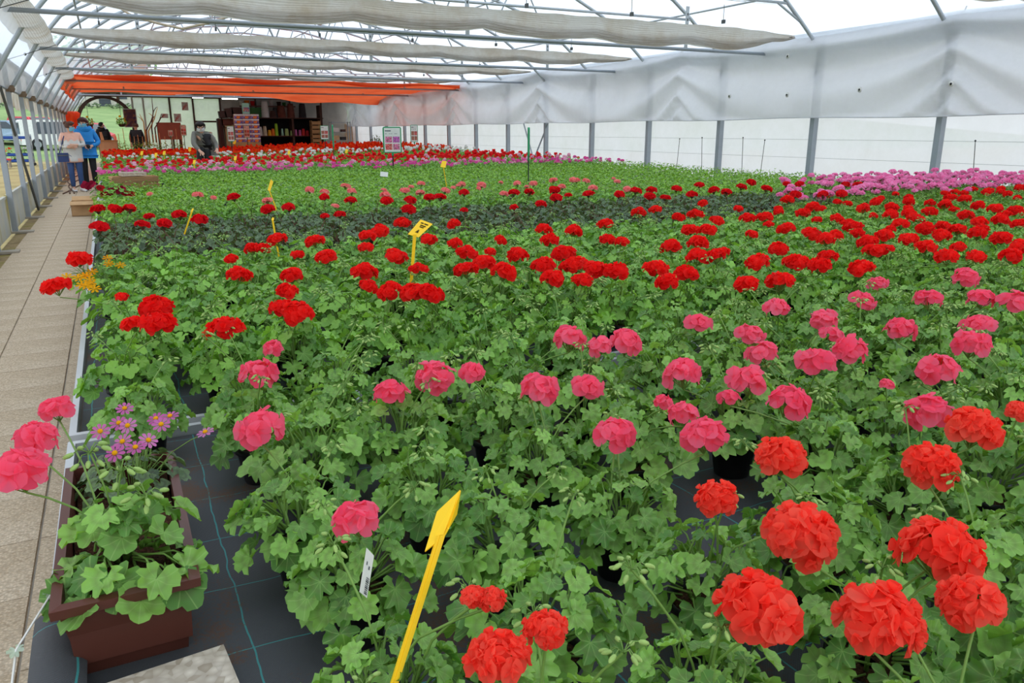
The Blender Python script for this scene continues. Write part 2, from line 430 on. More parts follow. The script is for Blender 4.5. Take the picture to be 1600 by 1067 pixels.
def link(name, data, parent=None, loc=None, quat=None, scale=None):
    o = bpy.data.objects.new(name, data); COL.objects.link(o)
    if parent is not None: o.parent = parent
    if loc is not None: o.location = loc
    if quat is not None: o.rotation_mode = 'QUATERNION'; o.rotation_quaternion = quat
    if scale is not None: o.scale = (scale,)*3 if np.isscalar(scale) else scale
    return o
def obj(name, g, mats, parent=None, smooth=False, **kw):
    if isinstance(mats, str): mats = [mats]
    return link(name, g.mesh(name, mats, smooth), parent, **kw)
def tag(o, label=None, cat=None, group=None, kind=None):
    if label: o['label'] = label
    if cat: o['category'] = cat
    if group: o['group'] = group
    if kind: o['kind'] = kind
    return o
def empty(name, loc, label=None, cat=None, group=None, kind=None, rz=0):
    o = bpy.data.objects.new(name, None); COL.objects.link(o); o.location = loc; o.rotation_euler = (0, 0, rz)
    o.empty_display_size = .05
    return tag(o, label, cat, group, kind)
def T(x, y, z): return Matrix.Translation((x, y, z))
ORD = ['zeroth', 'first', 'second', 'third', 'fourth', 'fifth', 'sixth', 'seventh', 'eighth', 'ninth', 'tenth', 'eleventh', 'twelfth', 'thirteenth', 'fourteenth', 'fifteenth', 'sixteenth', 'seventeenth', 'eighteenth', 'nineteenth', 'twentieth']
for _d, _t in ((20, 'twenty'), (30, 'thirty'), (40, 'forty')):
    if _d > 20: ORD.append(_t[:-1] + 'ieth')
    ORD += [_t + '-' + ORD[i] for i in range(1, 10)]

# ------------------------------------------------------------------ THE SETTING
XL, XR, YE = -1.34, 11.62, 42.0
# ground outside: yard, then a meadow rising to a house
def ground_z(x, y):
    d = max(y - 43, 0); s = max(-x - 14, 0)
    return (.03*d if d < 14 else .42 + .082*(d-14)) * 1.0 + .02*s
g = G(); xs = np.concatenate([np.linspace(-90, -8, 14), np.linspace(-6, 20, 14), np.linspace(26, 110, 12)]); ys = np.concatenate([np.linspace(-20, 40, 16), np.linspace(44, 130, 44)])
P = np.array([[(x, y, ground_z(x, y) - .05) for y in ys] for x in xs]); g.grid(P[:, ::-1])
tag(obj('ground', g, 'meadow', smooth=True), kind='structure')

floor = empty('floor', (0, 0, 0), kind='structure')
g = G(); g.box((XL, -3, -.04), (XR, YE, -.006)); obj('packed_earth', g, 'dirt', floor); g = G(); g.box((-1.19, -.5, -.02), (.43, 31.6, -.003)); obj('joint_mortar', g, 'concrete', floor)
slab_me = []
for v in range(3):
    g = G(); e = .004
    g.add([(-.198, -.199, 0), (.198, -.199, 0), (.198, .199, 0), (-.198, .199, 0), (-.195, -.198, .02), (.195, -.198, .02), (.195, .198, .02), (-.195, .198, .02)],
          [(0, 1, 5), (0, 5, 4), (1, 2, 6), (1, 6, 5), (2, 3, 7), (2, 7, 6), (3, 0, 4), (3, 4, 7), (4, 5, 6), (4, 6, 7)])
    slab_me.append(g.mesh('paving_slab', ['slab'], False))
for j in range(0, 78):
    for i, X in enumerate((-.99, -.59, -.19, .21)):
        if i == 3 and j > 6: continue
        o = link('paving_slab', slab_me[(i+j) % 3], floor, (X, .4 + .4*j + (i % 2)*.0, -.012 + random.uniform(-.0012, .0012)))
g = G(); g.box((-1.19, 31.6, -.006), (.1, 41.9, .006)); obj('far_path', g, 'slab', floor)

# left wall: posts, sill panels, side film rolled half way
wl = empty('wall_left', (XL, 0, 0), kind='structure')
post_y = [4.45, 6.65, 8.85, 11.05] + [13.25 + 2.2*k for k in range(13)]
g = G(); g.box((-.035, -.045, 0), (.035, .045, 2.5)); pm = g.mesh('post', ['galv'], False)
g = G(); g.box((-.13, -.09, 0), (.17, .09, .03)); fm = g.mesh('post_footing', ['concrete'], False)
g = G(); g.box((-.05, -.06, -.05), (.06, .06, .05)); g.tube([(.03, -.07, 0), (.03, .07, 0)], .045, 8); cm = g.mesh('post_clamp', ['rust'], False)
for y in post_y:
    link('post', pm, wl, (0, y, 0)); link('post_footing', fm, wl, (.06, y, 0)); link('post_clamp', cm, wl, (.03, y, 2.1))
prev = -2.
for y in post_y:
    g = G(); g.box((-.06, prev+.05, .0), (-.045, y-.05, .52)); g.box((-.075, prev+.05, .50), (-.03, y-.05, .54))
    obj('sill_panel', g, 'sill', wl); prev = y
g = G(); g.tube([(-.02, -2, 2.1), (-.02, YE, 2.1)], .02, 6); obj('rail', g, 'galv', wl)
g = G(); g.tube([(-.02, -2, 2.62), (-.02, YE, 2.62)], .022, 6); obj('rail', g, 'galv', wl)
g = G(); g.tube([(.05, 16.9, .02), (-.02, 14.6, 2.1)], .022, 6); obj('brace', g, 'wire', wl)
nY, nZ = 90, 8
P = np.array([[(-.09 - .04*math.sin(3*z/7.+y*.6) - .015*math.sin(y*2.86), -2 + y*.5, 2.62 - z*.78/(nZ-1) - (.03*math.sin(y*1.43) if z == nZ-1 else 0)) for z in range(nZ)] for y in range(nY)])
g = G(); g.grid(P); obj('side_film', g, 'left_film', wl, smooth=True)
g = G(); g.tube([(-.1, -2 + .5*i, 2.62 + .02*math.sin(i*1.7)) for i in range(90)], [.045 + .012*math.sin(i*2.3) for i in range(90)], 7); obj('film_roll', g, 'rust', wl, smooth=True)

# right wall
wr = empty('wall_right', (XR, 0, 0), kind='structure')
rp = [.55 + 2.5*k for k in range(17)]
g = G(); g.box((-.055, -.05, 0), (.055, .05, 3.0)); pm = g.mesh('post', ['galv'], False)
for y in rp: link('post', pm, wr, (0, y, 0))
P = np.array([[(.09 + .012*math.sin(y*1.9 + z), -3 + .5*y, 3.1*z/9) for z in range(10)] for y in range(91)]); g = G(); g.grid(P)
obj('wall_film', g, 'wall_film', wr, smooth=True)
for zz in (.95, 1.28): 
    g = G(); g.tube([(.07, -3, zz), (.07, YE, zz)], .003, 4); obj('tension_wire', g, 'galvlight', wr)
g = G(); g.tube([(.02, 22.0, 1.65), (.02, 21.35, .6)], .025, 6); obj('brace', g, 'galv', wr)
g = G(); g.tube([(-.02, 20.4, 1.65), (-.02, 21.25, .6)], .025, 6); obj('brace', g, 'galv', wr)
g = G()
prof = [(-.14, .03), (-.14, -.03), (-.10, -.07), (.1, -.07), (.15, -.03), (.15, .04)]
for (a, b), (c, d) in zip(prof[:-1], prof[1:]):
    g.grid([[(a, -3, 3.1+b), (c, -3, 3.1+d)], [(a, YE, 3.1+b), (c, YE, 3.1+d)]])
obj('gutter', g, 'galvlight', wr)
# milky curtain hung along the right wall, tied up every 6.4 m
ties = [1.4, 7.8, 14.2, 20.6, 27.0, 33.4, 39.8, 46.2]
def curtain_pt(y, q):
    k = max(i for i in range(len(ties)-1) if ties[i] <= y); u = (y-ties[k])/(ties[k+1]-ties[k]); s4 = 4*u*(1-u)
    zt = 3.15 - .07*s4; zb = 1.66 + .012*math.sin(y*1.3)
    z = zt + (zb-zt)*q
    drop = (zt - z)
    ph = drop/(.55 + .80*s4)
    env = math.exp(-.6*drop)*min(1, drop*5)*(1 if q < .97 else .5)
    x = -.2 -   .15*math.sin(ph*8.5 + .4*math.sin(y*.7))*env - .05*math.sin(ph*12 + .8*math.sin(y*1.1+k))*env*s4 - .02*math.sin(y*1.7+q*3) - .035*(1-s4)**6*math.cos((u-.5 if u > .5 else u+.5)*0 + min(u, 1-u)*60)*env
    return (x, y, z)
P = np.array([[curtain_pt(y, q) for q in np.linspace(0, 1, 34)] for y in np.linspace(2.0, 41.6, 320)])
g = G(); g.grid(P); cur = obj('plastic_curtain', g, 'curtain', smooth=True, loc=(XR, 0, 0))
tag(cur, 'long milky plastic curtain tied up along the side wall', 'curtain')
g = G()
for y in np.linspace(2, 41.6, 199): pass
g.tube([curtain_pt(y, 1.0) for y in np.linspace(2.0, 41.6, 160)], .012, 6); obj('bottom_hem', g, 'curtain', cur, smooth=True)
for (pxx, pyy) in ((1490, 131), (1344, 140), (1230, 148), (1139, 150), (1235, 88)):
    p = at_x(pxx, pyy, XR-.26); p.x = XR + curtain_pt(p.y, (3.05-p.z)/1.4)[0] - .05; g = G(); g.lathe([(0, -.012), (.035, -.008), (.045, 0), (.03, .006), (0, .008)], 10)
    o = obj('patch', g, 'white_plastic', cur, smooth=True); o.location = (p.x-XR+.035, p.y, p.z); o.rotation_euler = (0, PI/2, 0)
for t in ties[1:6]:
    g = G(); g.tube([(-.2, t, 3.1), (-.15, t, 3.2)], .012, 5); g.ball((-.2, t, 3.1), .03); obj('tie_clip', g, 'rust', cur)

# roof: hoops with trusses, film, cross bars, hangers
ce = empty('ceiling', (0, 0, 0), kind='structure')
XM, HW, Z0, HR = (XL+XR)/2, (XR-XL)/2, 2.1, 3.0
HX = np.array([-1.33, -1.08, -.84, -.35, .5, 1.8, 3.4, 5.15, 6.8, 8.3, 9.4, 10.21, 10.66, 11.14, 11.45, 11.62])
HZ = np.array([2.05, 2.45, 2.82, 3.38, 3.95, 4.55, 4.95, 5.1, 4.98, 4.62, 4.27, 3.9, 3.59, 3.21, 2.95, 2.75])
us = np.linspace(0, len(HX)-1, 46); _ti = np.arange(len(HX))
def hoop(u): return (float(np.interp(u, _ti, HX)), float(np.interp(u, _ti, HZ)))
def hoop_z(x): return float(np.interp(x, HX, HZ))
def hoop_x(z, side): return float(np.interp(z, HZ[:8], HX[:8])) if side < 0 else float(np.interp(z, HZ[::-1][:9], HX[::-1][:9]))
g = G(); g.tube([(hoop(u)[0], 0, hoop(u)[1]) for u in us], .034, 7); hoop_me = g.mesh('roof_hoop', ['galvlight'], True)
zt = 3.55; xa, xb = hoop_x(zt, -1), hoop_x(zt, 1)
g = G(); g.tube([(xa, 0, zt), (xb, 0, zt)], .024, 6); tie_me = g.mesh('tie_bar', ['galvlight'], True)
g = G()
xw = np.linspace(1.6, 8.7, 13)
for i in range(12):
    a = (xw[i], 0, zt if i % 2 == 0 else hoop_z(xw[i])-.02); b = (xw[i+1], 0, zt if i % 2 else hoop_z(xw[i+1])-.02)
    g.tube([a, b], .017, 5)
web_me = g.mesh('web_bars', ['galvlight'], True)
g = G(); g.tube([(hoop_x(3.25, 1)-.0, 0, 3.25), (xb-.25, 0, zt)], .02, 5); g.tube([(hoop_x(3.25, -1), 0, 3.25), (xa+.25, 0, zt)], .02, 5); kn_me = g.mesh('knee_brace', ['galvlight'], True)
for k in range(18):
    y = .55 + 2.5*k
    h = link('roof_hoop', hoop_me, ce, (0, y, 0))
    if k % 2 == 0:
        link('tie_bar', tie_me, h); link('web_bars', web_me, h); link('knee_brace', kn_me, h)
    else:
        link('tie_bar', tie_me, h, (0, 0, .02))
for xq in (-.2, 1.6, 3.4, 5.15, 6.9, 8.7, 10.5):
    g = G(); z = hoop_z(xq)-.05; g.tube([(xq, -2, z), (xq, YE, z)], .018, 6); obj('purlin', g, 'galvlight', ce, smooth=True)
P = np.array([[(hoop(u)[0]*1.004, -3 + 1.25*j, hoop(u)[1] + .05 - (.02 if j % 2 else 0)) for j in range(37)] for u in us]); g = G(); g.grid(P)
obj('roof_film', g, 'roof_film', ce, smooth=True)
bars = [11.6, 16.6, 21.6, 26.6, 31.6, 36.6]
for y in bars:
    g = G(); g.tube([(-.92, y, 2.84), (XR-.1, y, 2.84)], .03, 8); b = obj('cross_bar', g, 'galv', ce, smooth=True)
    for xq in (.75, 5.15, 9.4):
        g = G(); g.box((xq-.03, y-.012, 2.86), (xq+.03, y+.012, 3.55))
        for q in range(6): g.box((xq-.012, y-.016, 2.95+.09*q), (xq+.012, y+.016, 2.99+.09*q), 1)
        obj('hanger_strap', g, ['galvlight', 'wire'], b)
for (ya, xa_, xb_, z) in ((8.0, 5.5, 11.3, 3.3), (10.3, 4.0, 11.4, 3.45), (13.5, 3.5, 11.3, 3.4), (15.2, 3, 11.3, 3.42), (18.5, -.8, 11.3, 3.3), (24.0, -.8, 11.3, 3.2)):
    g = G(); g.tube([(xa_, ya, z), (xb_, ya+1.2, z+.25)], .004, 4); obj('tension_wire', g, 'wire', ce)
for y in (10.2, 15.2, 20.2):
    g = G(); g.tube([(XL, y, 2.5), (-.55, y, 2.78)], .005, 4); g.ball((-1.0, y, 2.62), .022); obj('tension_wire', g, 'wire', ce)
# shade cloths gathered across the house, scalloped between their clips
def shade_cloth(y, x0, x1, label, ph, hs=1., zs=3.2):
    n = 120; prof = []
    # gathered profile: flat apron above, folds below
    base = [(-.02, .02), (-.04, -.02), (-.05, -.07), (-.05, -.13), (-.05, -.17), (-.085, -.19), (-.04, -.21), (-.095, -.23), (-.04, -.25), (-.10, -.27), (-.04, -.29), (-.08, -.31), (.0, -.325), (.06, -.29)]
    P = []
    for i in range(n):
        t = i/(n-1); X = x0 + (x1-x0)*t
        e = min(1, (X-x0)/1.5, (x1-X)/1.3); e = max(.02, e)**.7
        cyc = ((X + ph) % 1.9)/1.9; sag = .075*(4*cyc*(1-cyc)) + .02*math.sin(X*.9+ph)
        row = []
        for (a, b) in base:
            low = min(1, max(0, -b/.2))
            row.append((X, y + a*(.5+.5*e)*1.25, zs + b*hs*(.10+.90*e) - .05*(1-e) - sag*low*e*(.5+.5*hs) + .006*math.sin(X*9+b*60)))
        P.append(row)
    P = np.array(P); g = G(); g.grid(P)
    o = obj('shade_cloth', g, 'shade', smooth=True); tag(o, label, 'shade cloth', 'shade cloths gathered across the roof')
    for X in np.arange(x0 + .9, x1, 1.9):
        g = G(); g.box((X-.015, y-.05, 3.2), (X+.015, y+.02, 3.26)); g.tube([(X, y-.01, 3.24), (X, y-.01, 3.5)], .006, 4); obj('clip', g, 'wire', o)
    return o
for i, (y, x0, lb) in enumerate(((5.85, 5.6, 'beige shade cloth gathered across the roof, nearest and only its tip showing'),
                                 (10.9, -.8, 'beige gathered shade cloth, nearest one spanning nearly the whole top edge'),
                                 (15.9, -.78, 'beige gathered shade cloth, second full span behind the nearest one'),
                                 (20.9, -.76, 'beige gathered shade cloth, third full span, above the middle cross bar'),
                                 (25.4, -.74, 'beige gathered shade cloth, last full span just before the orange awning'))):
    shade_cloth(y, x0, XR-.35, lb, i*.63, (.9, .85, .62, .5, .42)[i], (3.2, 3.13, 3.14, 3.16, 3.14)[i])
# folded cloth along the left eave
P = []
for i in range(150):
    y = 4 + i*.16; c = ((y-1.6) % 5)/5; sag = .10*4*c*(1-c); pin = .75 + .25*(4*c*(1-c))
    P.append([(-.84 + pin*.27*math.cos(a), y, 2.96 - sag*.6 + pin*.12*math.sin(a) - .02*math.sin(y*6+a)*.4) for a in np.linspace(-PI*1.15, PI*.15, 12)])
g = G(); g.grid(np.array(P)[:, ::-1]); o = obj('eave_shade_cloth', g, 'shade', smooth=True)
tag(o, 'beige shade cloth rolled lengthwise along the eave above the walkway', 'shade cloth')
# orange awning
P = []
for i in range(130):
    y = 26.2 + i*.078; r = []
    fold = .10*abs(math.sin((y-26.2)*PI/3.1))
    for j in range(60):
        X = -.85 + j*(XR-.1+.85)/59
        r.append((X, y, 2.99 - fold*(.8+.4*math.sin(X*.7+int((y-26.2)/3.1)*2)) - .035*math.sin(X*2.1 + y*1.3) - (.26*max(0, min(1, (X-5.2)/2.5))*(y-33.6)/2.6 if y > 33.6 else 0)))
    P.append(r)
g = G(); g.grid(P); aw = obj('orange_awning', g, 'awning', smooth=True); tag(aw, 'orange cloth awning slung under the roof before the shop end', 'awning')
P = np.array([[(-.85 - .12*math.sin(q*2.2) - .05*math.sin(y*2), y, 2.99 - .42*q) for q in np.linspace(0, 1, 8)] for y in np.linspace(26.2, 36.2, 60)])
g = G(); g.grid(P); obj('side_flap', g, 'awning', aw, smooth=True)
P = np.array([[(X, 26.2 - .06*math.sin(q*3), 2.99 - (.1+.05*math.sin(X*1.7))*q) for q in np.linspace(0, 1, 5)] for X in np.linspace(-.85, XR-.1, 70)])
g = G(); g.grid(P); obj('front_valance', g, 'awning', aw, smooth=True)
g = G(); g.tube([at_y(175, 4, 13.5), at_y(205, 24, 13.5), at_y(245, 36, 13.4), at_y(285, 45, 13.3), at_y(325, 36, 13.2), at_y(360, 25, 13.2)], .02, 6)
tag(obj('hanging_hose', g, 'pipehose', smooth=True), 'beige hose hanging in a loop under the roof bars', 'hose')

# end wall with the arched opening
we = empty('wall_end', (0, YE, 0), kind='structure')
g = G()
g.box((XL, 0, 2.98), (XR, .12, 3.12)); obj('lintel', g, 'brown_steel', we)
g = G(); ax0, ax1 = -1.0, 1.15; axm, ar = (ax0+ax1)/2, (ax1-ax0)/2
ap = [(ax0, 0)] + [(axm - ar*math.cos(t), 1.75 + 1.15*math.sin(t)) for t in np.linspace(0, PI, 18)] + [(ax1, 0)]
for (a, b), (c, d) in zip(ap[:-1], ap[1:]):
    oa = (axm + (a-axm)*1.13, b + (.12 if b > 1.75 else 0)); oc = (axm + (c-axm)*1.13, d + (.12 if d > 1.75 else 0))
    for yy in (-.12, .12):
        g.add([(a, yy, b), (c, yy, d), (oc[0], yy, oc[1]), (oa[0], yy, oa[1])], [(0, 1, 2), (0, 2, 3)])
    g.add([(a, -.12, b), (c, -.12, d), (c, .12, d), (a, .12, b)], [(0, 1, 2), (0, 2, 3)])
    g.add([(oa[0], -.12, oa[1]), (oc[0], -.12, oc[1]), (oc[0], .12, oc[1]), (oa[0], .12, oa[1])], [(0, 1, 2), (0, 2, 3)])
obj('arch_frame', g, 'brown_steel', we)
xs_end = [1.28, 1.75, 2.9, 3.95, 5.2, 6.9, 8.6, 10.2, XR]
for a, b in zip(xs_end[:-1], xs_end[1:]):
    g = G(); g.box((a+.03, .02, 0), (b-.03, .05, 2.98)); obj('wall_panel', g, 'end_film' if b < 5.3 else 'tile_plaster', we)
    g = G(); g.box((a-.04, -.02, 0), (a+.04, .1, 3.0)); obj('end_post', g, 'brown_steel' if a not in (1.28, 1.75) else 'white_plastic', we)
for z, a, b in ((1.85, 3.95, 5.2),):
    g = G(); g.box((a, -.03, z), (b, .03, z+.08)); obj('cross_rail', g, 'brown_steel', we)
g = G(); g.box((XL, -4.2, 3.13), (XR, .1, 3.2)); obj('shop_ceiling_panel', g, 'brown_steel', ce, loc=(0, YE, 0))
for pxx, pyy, wpx in ((309, 152, 17), (359, 154, 24)):
    a = at_y(pxx-wpx/2, pyy, 39); b = at_y(pxx+wpx/2, pyy, 39)
    g = G(); g.box((a.x, -.07, .03), (b.x, .07, .1)); lp = obj('ceiling_light', g, 'white_plastic', loc=(0, 39, a.z))
    g = G(); g.tube([(a.x, 0, .0), (b.x, 0, .0)], .035, 8); obj('light_tube', g, 'tube', lp)
    g = G(); g.tube([(a.x+.1, 0, .1), (a.x+.1, 0, 3.13-a.z)], .008, 4); obj('hanger', g, 'wire', lp)
    tag(lp, 'fluorescent ceiling light, the ' + ('shorter one above the bending woman' if wpx < 20 else 'longer one toward the pot shelves'), 'ceiling light')

# ------------------------------------------------------------------ BENCHES
BZ = .45
bench_y = [(-.4, 2.655), (2.71, 5.60), (5.65, 8.55), (8.60, 11.5), (11.55, 14.45), (14.5, 17.4), (17.45, 21.5), (22.5, 26.0), (26.05, 29.5), (29.55, 33.0), (33.05, 36.2)]
BX0, BX1 = -.225, 11.25
bn = ['nearest bench, holding the pink geraniums and the brown window box', 'second bench from the front, under the bright red geraniums', 'third bench from the front, under the dark-leaved geraniums',
      'fourth bench from the front, under the first green plants', 'fifth bench from the front, under the stack of cardboard trays', 'sixth bench from the front, under the last green and magenta plants',
      'seventh bench, under the scarlet flowers before the bending woman', 'eighth bench, under the white geraniums behind the bending woman', 'ninth bench, under the nearer orange flowers',
      'tenth bench, under the farther orange flowers', 'last bench, under the staked plants before the shop']
for (y0, y1), lb in zip(bench_y, bn):
    b = empty('plant_bench', (0, y0, 0), 'aluminium-rimmed low ' + lb, 'bench', 'aluminium plant benches'); L = y1-y0
    g = G(); g.box((BX0+.03, .03, BZ-.03), (BX1-.03, L-.03, BZ)); obj('bench_top', g, 'fabric', b)
    for lo, hi in (((BX0, 0, BZ-.07), (BX0+.022, L, BZ+.03)), ((BX1-.022, 0, BZ-.07), (BX1, L, BZ+.03)), ((BX0+.022, 0, BZ-.07), (BX1-.022, .024, BZ+.03)), ((BX0+.022, L-.024, BZ-.07), (BX1-.022, L, BZ+.03))):
        g = G(); g.box(lo, hi); obj('bench_rim', g, 'alu', b)
    for X in (BX0+.25, 3.5, 7.2, BX1-.25):
        for Y in (.3, L-.3):
            g = G(); g.tube([(X, Y, 0), (X, Y, BZ-.03)], .025, 6); obj('leg', g, 'galv', b)
# curled spare strip of fabric on the near bench edge
P = np.array([[(-.195 + .05*math.cos(a) , y, .475 + .03*math.sin(a) + .01*math.sin(y*9)) for a in np.linspace(.3, 2.7, 8)] for y in np.linspace(1.0, 1.6, 22)])
g = G(); g.grid(P[:, ::-1]); tag(obj('fabric_strip', g, 'fabric', smooth=True), 'curled black fabric strip along the bench rim below the window box', 'fabric')

# ------------------------------------------------------------------ LEAVES, FLOWERS, POTS
def leaf_g(seed, lobes=7, seg=4, lobe=.2, cup=.18, ruffle=.12, rings=(.5, 1.0), span=2.72):
    r = np.random.default_rng(seed); n = lobes*seg; V = [(0, 0, 0)]; U = [(0, 0)]; jit = r.uniform(.9, 1.1, lobes+1)
    th = np.linspace(-span, span, n+1)
    for q in rings:
        for i, t in enumerate(th):
            ph = (i % seg)/seg; lb = int(i/seg)
            R = (1-lobe) + lobe*math.sin(PI*ph)**.7
            if i % seg == 0: R -= lobe*.35
            R *= 1 + .035*math.sin(i*2.1+seed)
            R *= jit[min(lb, lobes)]*(1 - .18*(abs(t)/span)**2)
            R = q*R if q == 1 else q
            x, y = R*math.sin(t), R*math.cos(t)
            z = cup*R*R + ruffle*q*q*(abs(2*ph-1)-.5)*1.5 + ruffle*.6*q*q*math.cos(t*2.3+seed) + .035*r.standard_normal()*q - .2*max(0, y)**2
            V.append((x, y + .12, z)); U.append((x, y))
    Fc = []; m = n+1
    for i in range(n): Fc.append((0, 1+i+1, 1+i))
    for k in range(len(rings)-1):
        for i in range(n):
            a = 1+k*m+i; Fc += [(a, a+1, a+m), (a+1, a+m+1, a+m)]
    g = G(); V = np.array(V); V[0] = (0, 0, 0); g.add(V, Fc, 0, U); return g
LEAF_HI = [leaf_g(s, 7 if s % 3 else 5, 4 if s % 3 else 6, (.14, .2, .26, .16, .22, .18)[s], (.36, .12, .44, .28, .05, .5)[s], .14 + .06*(s % 3), span=2.9) for s in range(6)]
LEAF_LO = [leaf_g(20+s, 5, 3, .18, .28, .16, (1.0,), 2.85) for s in range(4)]
LEAF_FAR = [leaf_g(40+s, 3, 2, .3, .3, .15, (1.0,), 2.4) for s in range(3)]
LEAF_MESH = {k: [l.mesh('leaf', [k]) for l in LEAF_HI] for k in ('leaf', 'leaf_red')}

def frame_for(n, t):
    """rotation with z along n and y close to t"""
    n = Vector(n).normalized(); y = Vector(t) - n*Vector(t).dot(n)
    if y.length < 1e-4: y = Vector((1, 0, 0)) - n*n.x
    y.normalize(); x = y.cross(n)
    return Matrix((x, y, n)).transposed()
def layout(seed, n, R, h, smin, smax, z0=.0):
    """leaf placements on a mounded plant: list of (position, rotation, size)"""
    r = random.Random(seed); L = []; ga = 2.39996
    for i in range(n):
        t = (i+.5)/n; c = 1 - 1.04*t; ps = math.acos(max(-1, min(1, c))); ph = i*ga + r.uniform(-.3, .3)
        k = r.uniform(.72, 1.12)
        rad = Vector((math.cos(ph), math.sin(ph), 0))
        p = rad*(R*math.sin(ps)*k) + Vector((0, 0, z0 + h*(.22 + .78*max(-.28, c))*r.uniform(.78, 1.1)))
        nn = rad*math.sin(ps)*.75 + Vector((0, 0, .85)) + Vector((r.uniform(-.38, .38), r.uniform(-.38, .38), 0))
        sz = smin + (smax-smin)*min(1, .25 + t*1.1)*r.uniform(.7, 1.0)
        rot = frame_for(nn, rad + Vector((r.uniform(-.5, .5), r.uniform(-.5, .5), 0)))
        L.append((p - (rot @ Vector((0, sz*.55, 0))), rot, sz))
    return L
def stems_g(L, z0, seed, sides=4, rad=.0022):
    g = G(); r = random.Random(seed)
    for (p, rot, s) in L:
        ba = round(math.atan2(p.y, p.x)/1.05)*1.05; bz = z0 + .01 + max(0, min(.09, (p.z-z0)*.55)); b = Vector((.045*math.cos(ba), .045*math.sin(ba), bz)); m = (b+p)/2 + Vector((p.x*.10, p.y*.10, .02))
        g.tube([b, m, p], [rad*1.25, rad, rad*.75], sides, cap=False)
    for q in range(6):
        a = q*1.05; g.tube([(0, 0, z0-.02), (.03*math.cos(a), .03*math.sin(a), z0+.03), (.045*math.cos(a), .045*math.sin(a), z0+.11)], [.005, .0045, .0035], 4)
    return g
def bake(L, leaves, seed):
    g = G(); r = random.Random(seed)
    for i, (p, rot, s) in enumerate(L):
        A = rot.to_4x4(); A = T(*p) @ A @ Matrix.Scale(s, 4); g.put(leaves[i % len(leaves)], A, r=r.random())
    return g
# pots
def pot_g(rt, rb, h, lip=.004, n=24):
    g = G(); g.lathe([(0, .001), (rb, 0), (rb+.001, .004), (rt-.003, h-.018), (rt+lip, h-.018), (rt+lip+.001, h), (rt, h), (rt-.004, h-.02), (rt-.006, h-.03)], n); return g
POT = pot_g(.068, .05, .112).mesh('pot', ['pot'])
g = G(); g.lathe([(0, .004), (.03, .006), (.05, 0), (.063, -.004)], 16, c=(0, 0, .098)); SOIL = g.mesh('soil', ['soil'])
# florets and flower heads
def petal_g(L, W, cup, seed):
    r = random.Random(seed); g = G(); V = []; U = []
    rows = [(.0, .14), (.35, .68), (.72, 1.0), (1.0, .70)]
    for (t, wd) in rows:
        for s in (-1, 0, 1):
            x = s*W*.5*wd; y = L*(t if not (t == 1 and s) else .9); z = cup*L*(t*t)*.6 - .10*L*(1-abs(s))*t + r.uniform(-.05, .05)*L*t
            V.append((x, y, z)); U.append((s*.5+.5, t))
    Fc = []
    for i in range(3):
        for j in range(2):
            a = i*3+j; Fc += [(a, a+1, a+3), (a+1, a+4, a+3)]
    g.add(V, Fc, 0, U); return g
def floret_g(R, n, seed, double=False):
    g = G(); r = random.Random(seed)
    for i in range(n):
        a = 2*PI*i/n + r.uniform(-.15, .15); p = petal_g(R*r.uniform(.85, 1.1), R*1.15*r.uniform(.85, 1.1), r.uniform(-.1, .35), seed*31+i)
        g.put(p, Matrix.Rotation(a, 4, 'Z') @ Matrix.Rotation(r.uniform(-.05, .25), 4, 'X'), r=r.random()*.35)
    if double:
        for i in range(3):
            a = 2*PI*i/3 + r.uniform(0, 1); p = petal_g(R*.62, R*.75, .5, seed*17+i)
            g.put(p, Matrix.Rotation(a, 4, 'Z') @ Matrix.Rotation(.75, 4, 'X') @ T(0, 0, .004), r=r.random()*.35)
    return g
def head_dirs(n, seed, maxp=1.75):
    r = random.Random(seed); D = []
    for i in range(n):
        t = (i+.5)/n; c = 1-(1-math.cos(maxp))*t; ps = math.acos(c); ph = i*2.39996 + r.uniform(-.25, .25)
        D.append(Vector((math.sin(ps)*math.cos(ph), math.sin(ps)*math.sin(ph), c)))
    return D
# unit head: radius 1 about its centre (0,0,0); stalk joint (umbel) at z = -.75
def head_g(n, seed, nf=5, fr=.52, double=False, flat=1.0, maxp=1.75, petals_seed=0, ped=True, kk=.62):
    g = G(); r = random.Random(seed)
    fl = [floret_g(fr, nf, seed*7+q, double) for q in range(3)]
    for i, d in enumerate(head_dirs(n, seed, maxp)):
        k = kk*r.uniform(.86, 1.12); k *= r.uniform(.86, 1.1); c = Vector((d.x*k, d.y*k, d.z*k*flat))
        A = T(*c) @ frame_for(d + Vector((r.uniform(-.3, .3), r.uniform(-.3, .3), .15)), Vector((r.uniform(-1, 1), r.uniform(-1, 1), .2))).to_4x4()
        g.put(fl[i % 3], A, r=r.random()*.5)
        if ped: g.tube([(0, 0, -.75), tuple(c*.95)], .022, 3, 1, cap=False)
    return g
HEADS = {}
def heads(kind, stem='stem', n=18, nf=5, double=False, flat=1.0, maxp=1.75, fr=.52, kk=.62, count=4):
    HEADS[kind] = [head_g(n, 100+7*i+len(kind), nf, fr, double, flat, maxp, kk=kk).mesh('flower_head', [kind, stem]) for i in range(count)]
heads('coral', n=18, nf=6, double=True, flat=.82, fr=.44, kk=.76); heads('pink', n=12, nf=5, flat=.8, fr=.50, kk=.74)
heads('red', n=16, nf=5, double=True, flat=.85, fr=.46, kk=.74); heads('crimson', 'stem_dark', n=22, flat=.6, maxp=1.5, fr=.45)
heads('salmon', n=18, flat=.62, maxp=1.5, fr=.45); heads('lightpink', n=18, flat=.65, maxp=1.5, fr=.45)
FLORET = {k: [floret_g(.022, 6 if k == 'coral' else 5, 50+i, k == 'coral').mesh('floret', [k]) for i in range(5)] for k in ('coral', 'pink', 'red')}
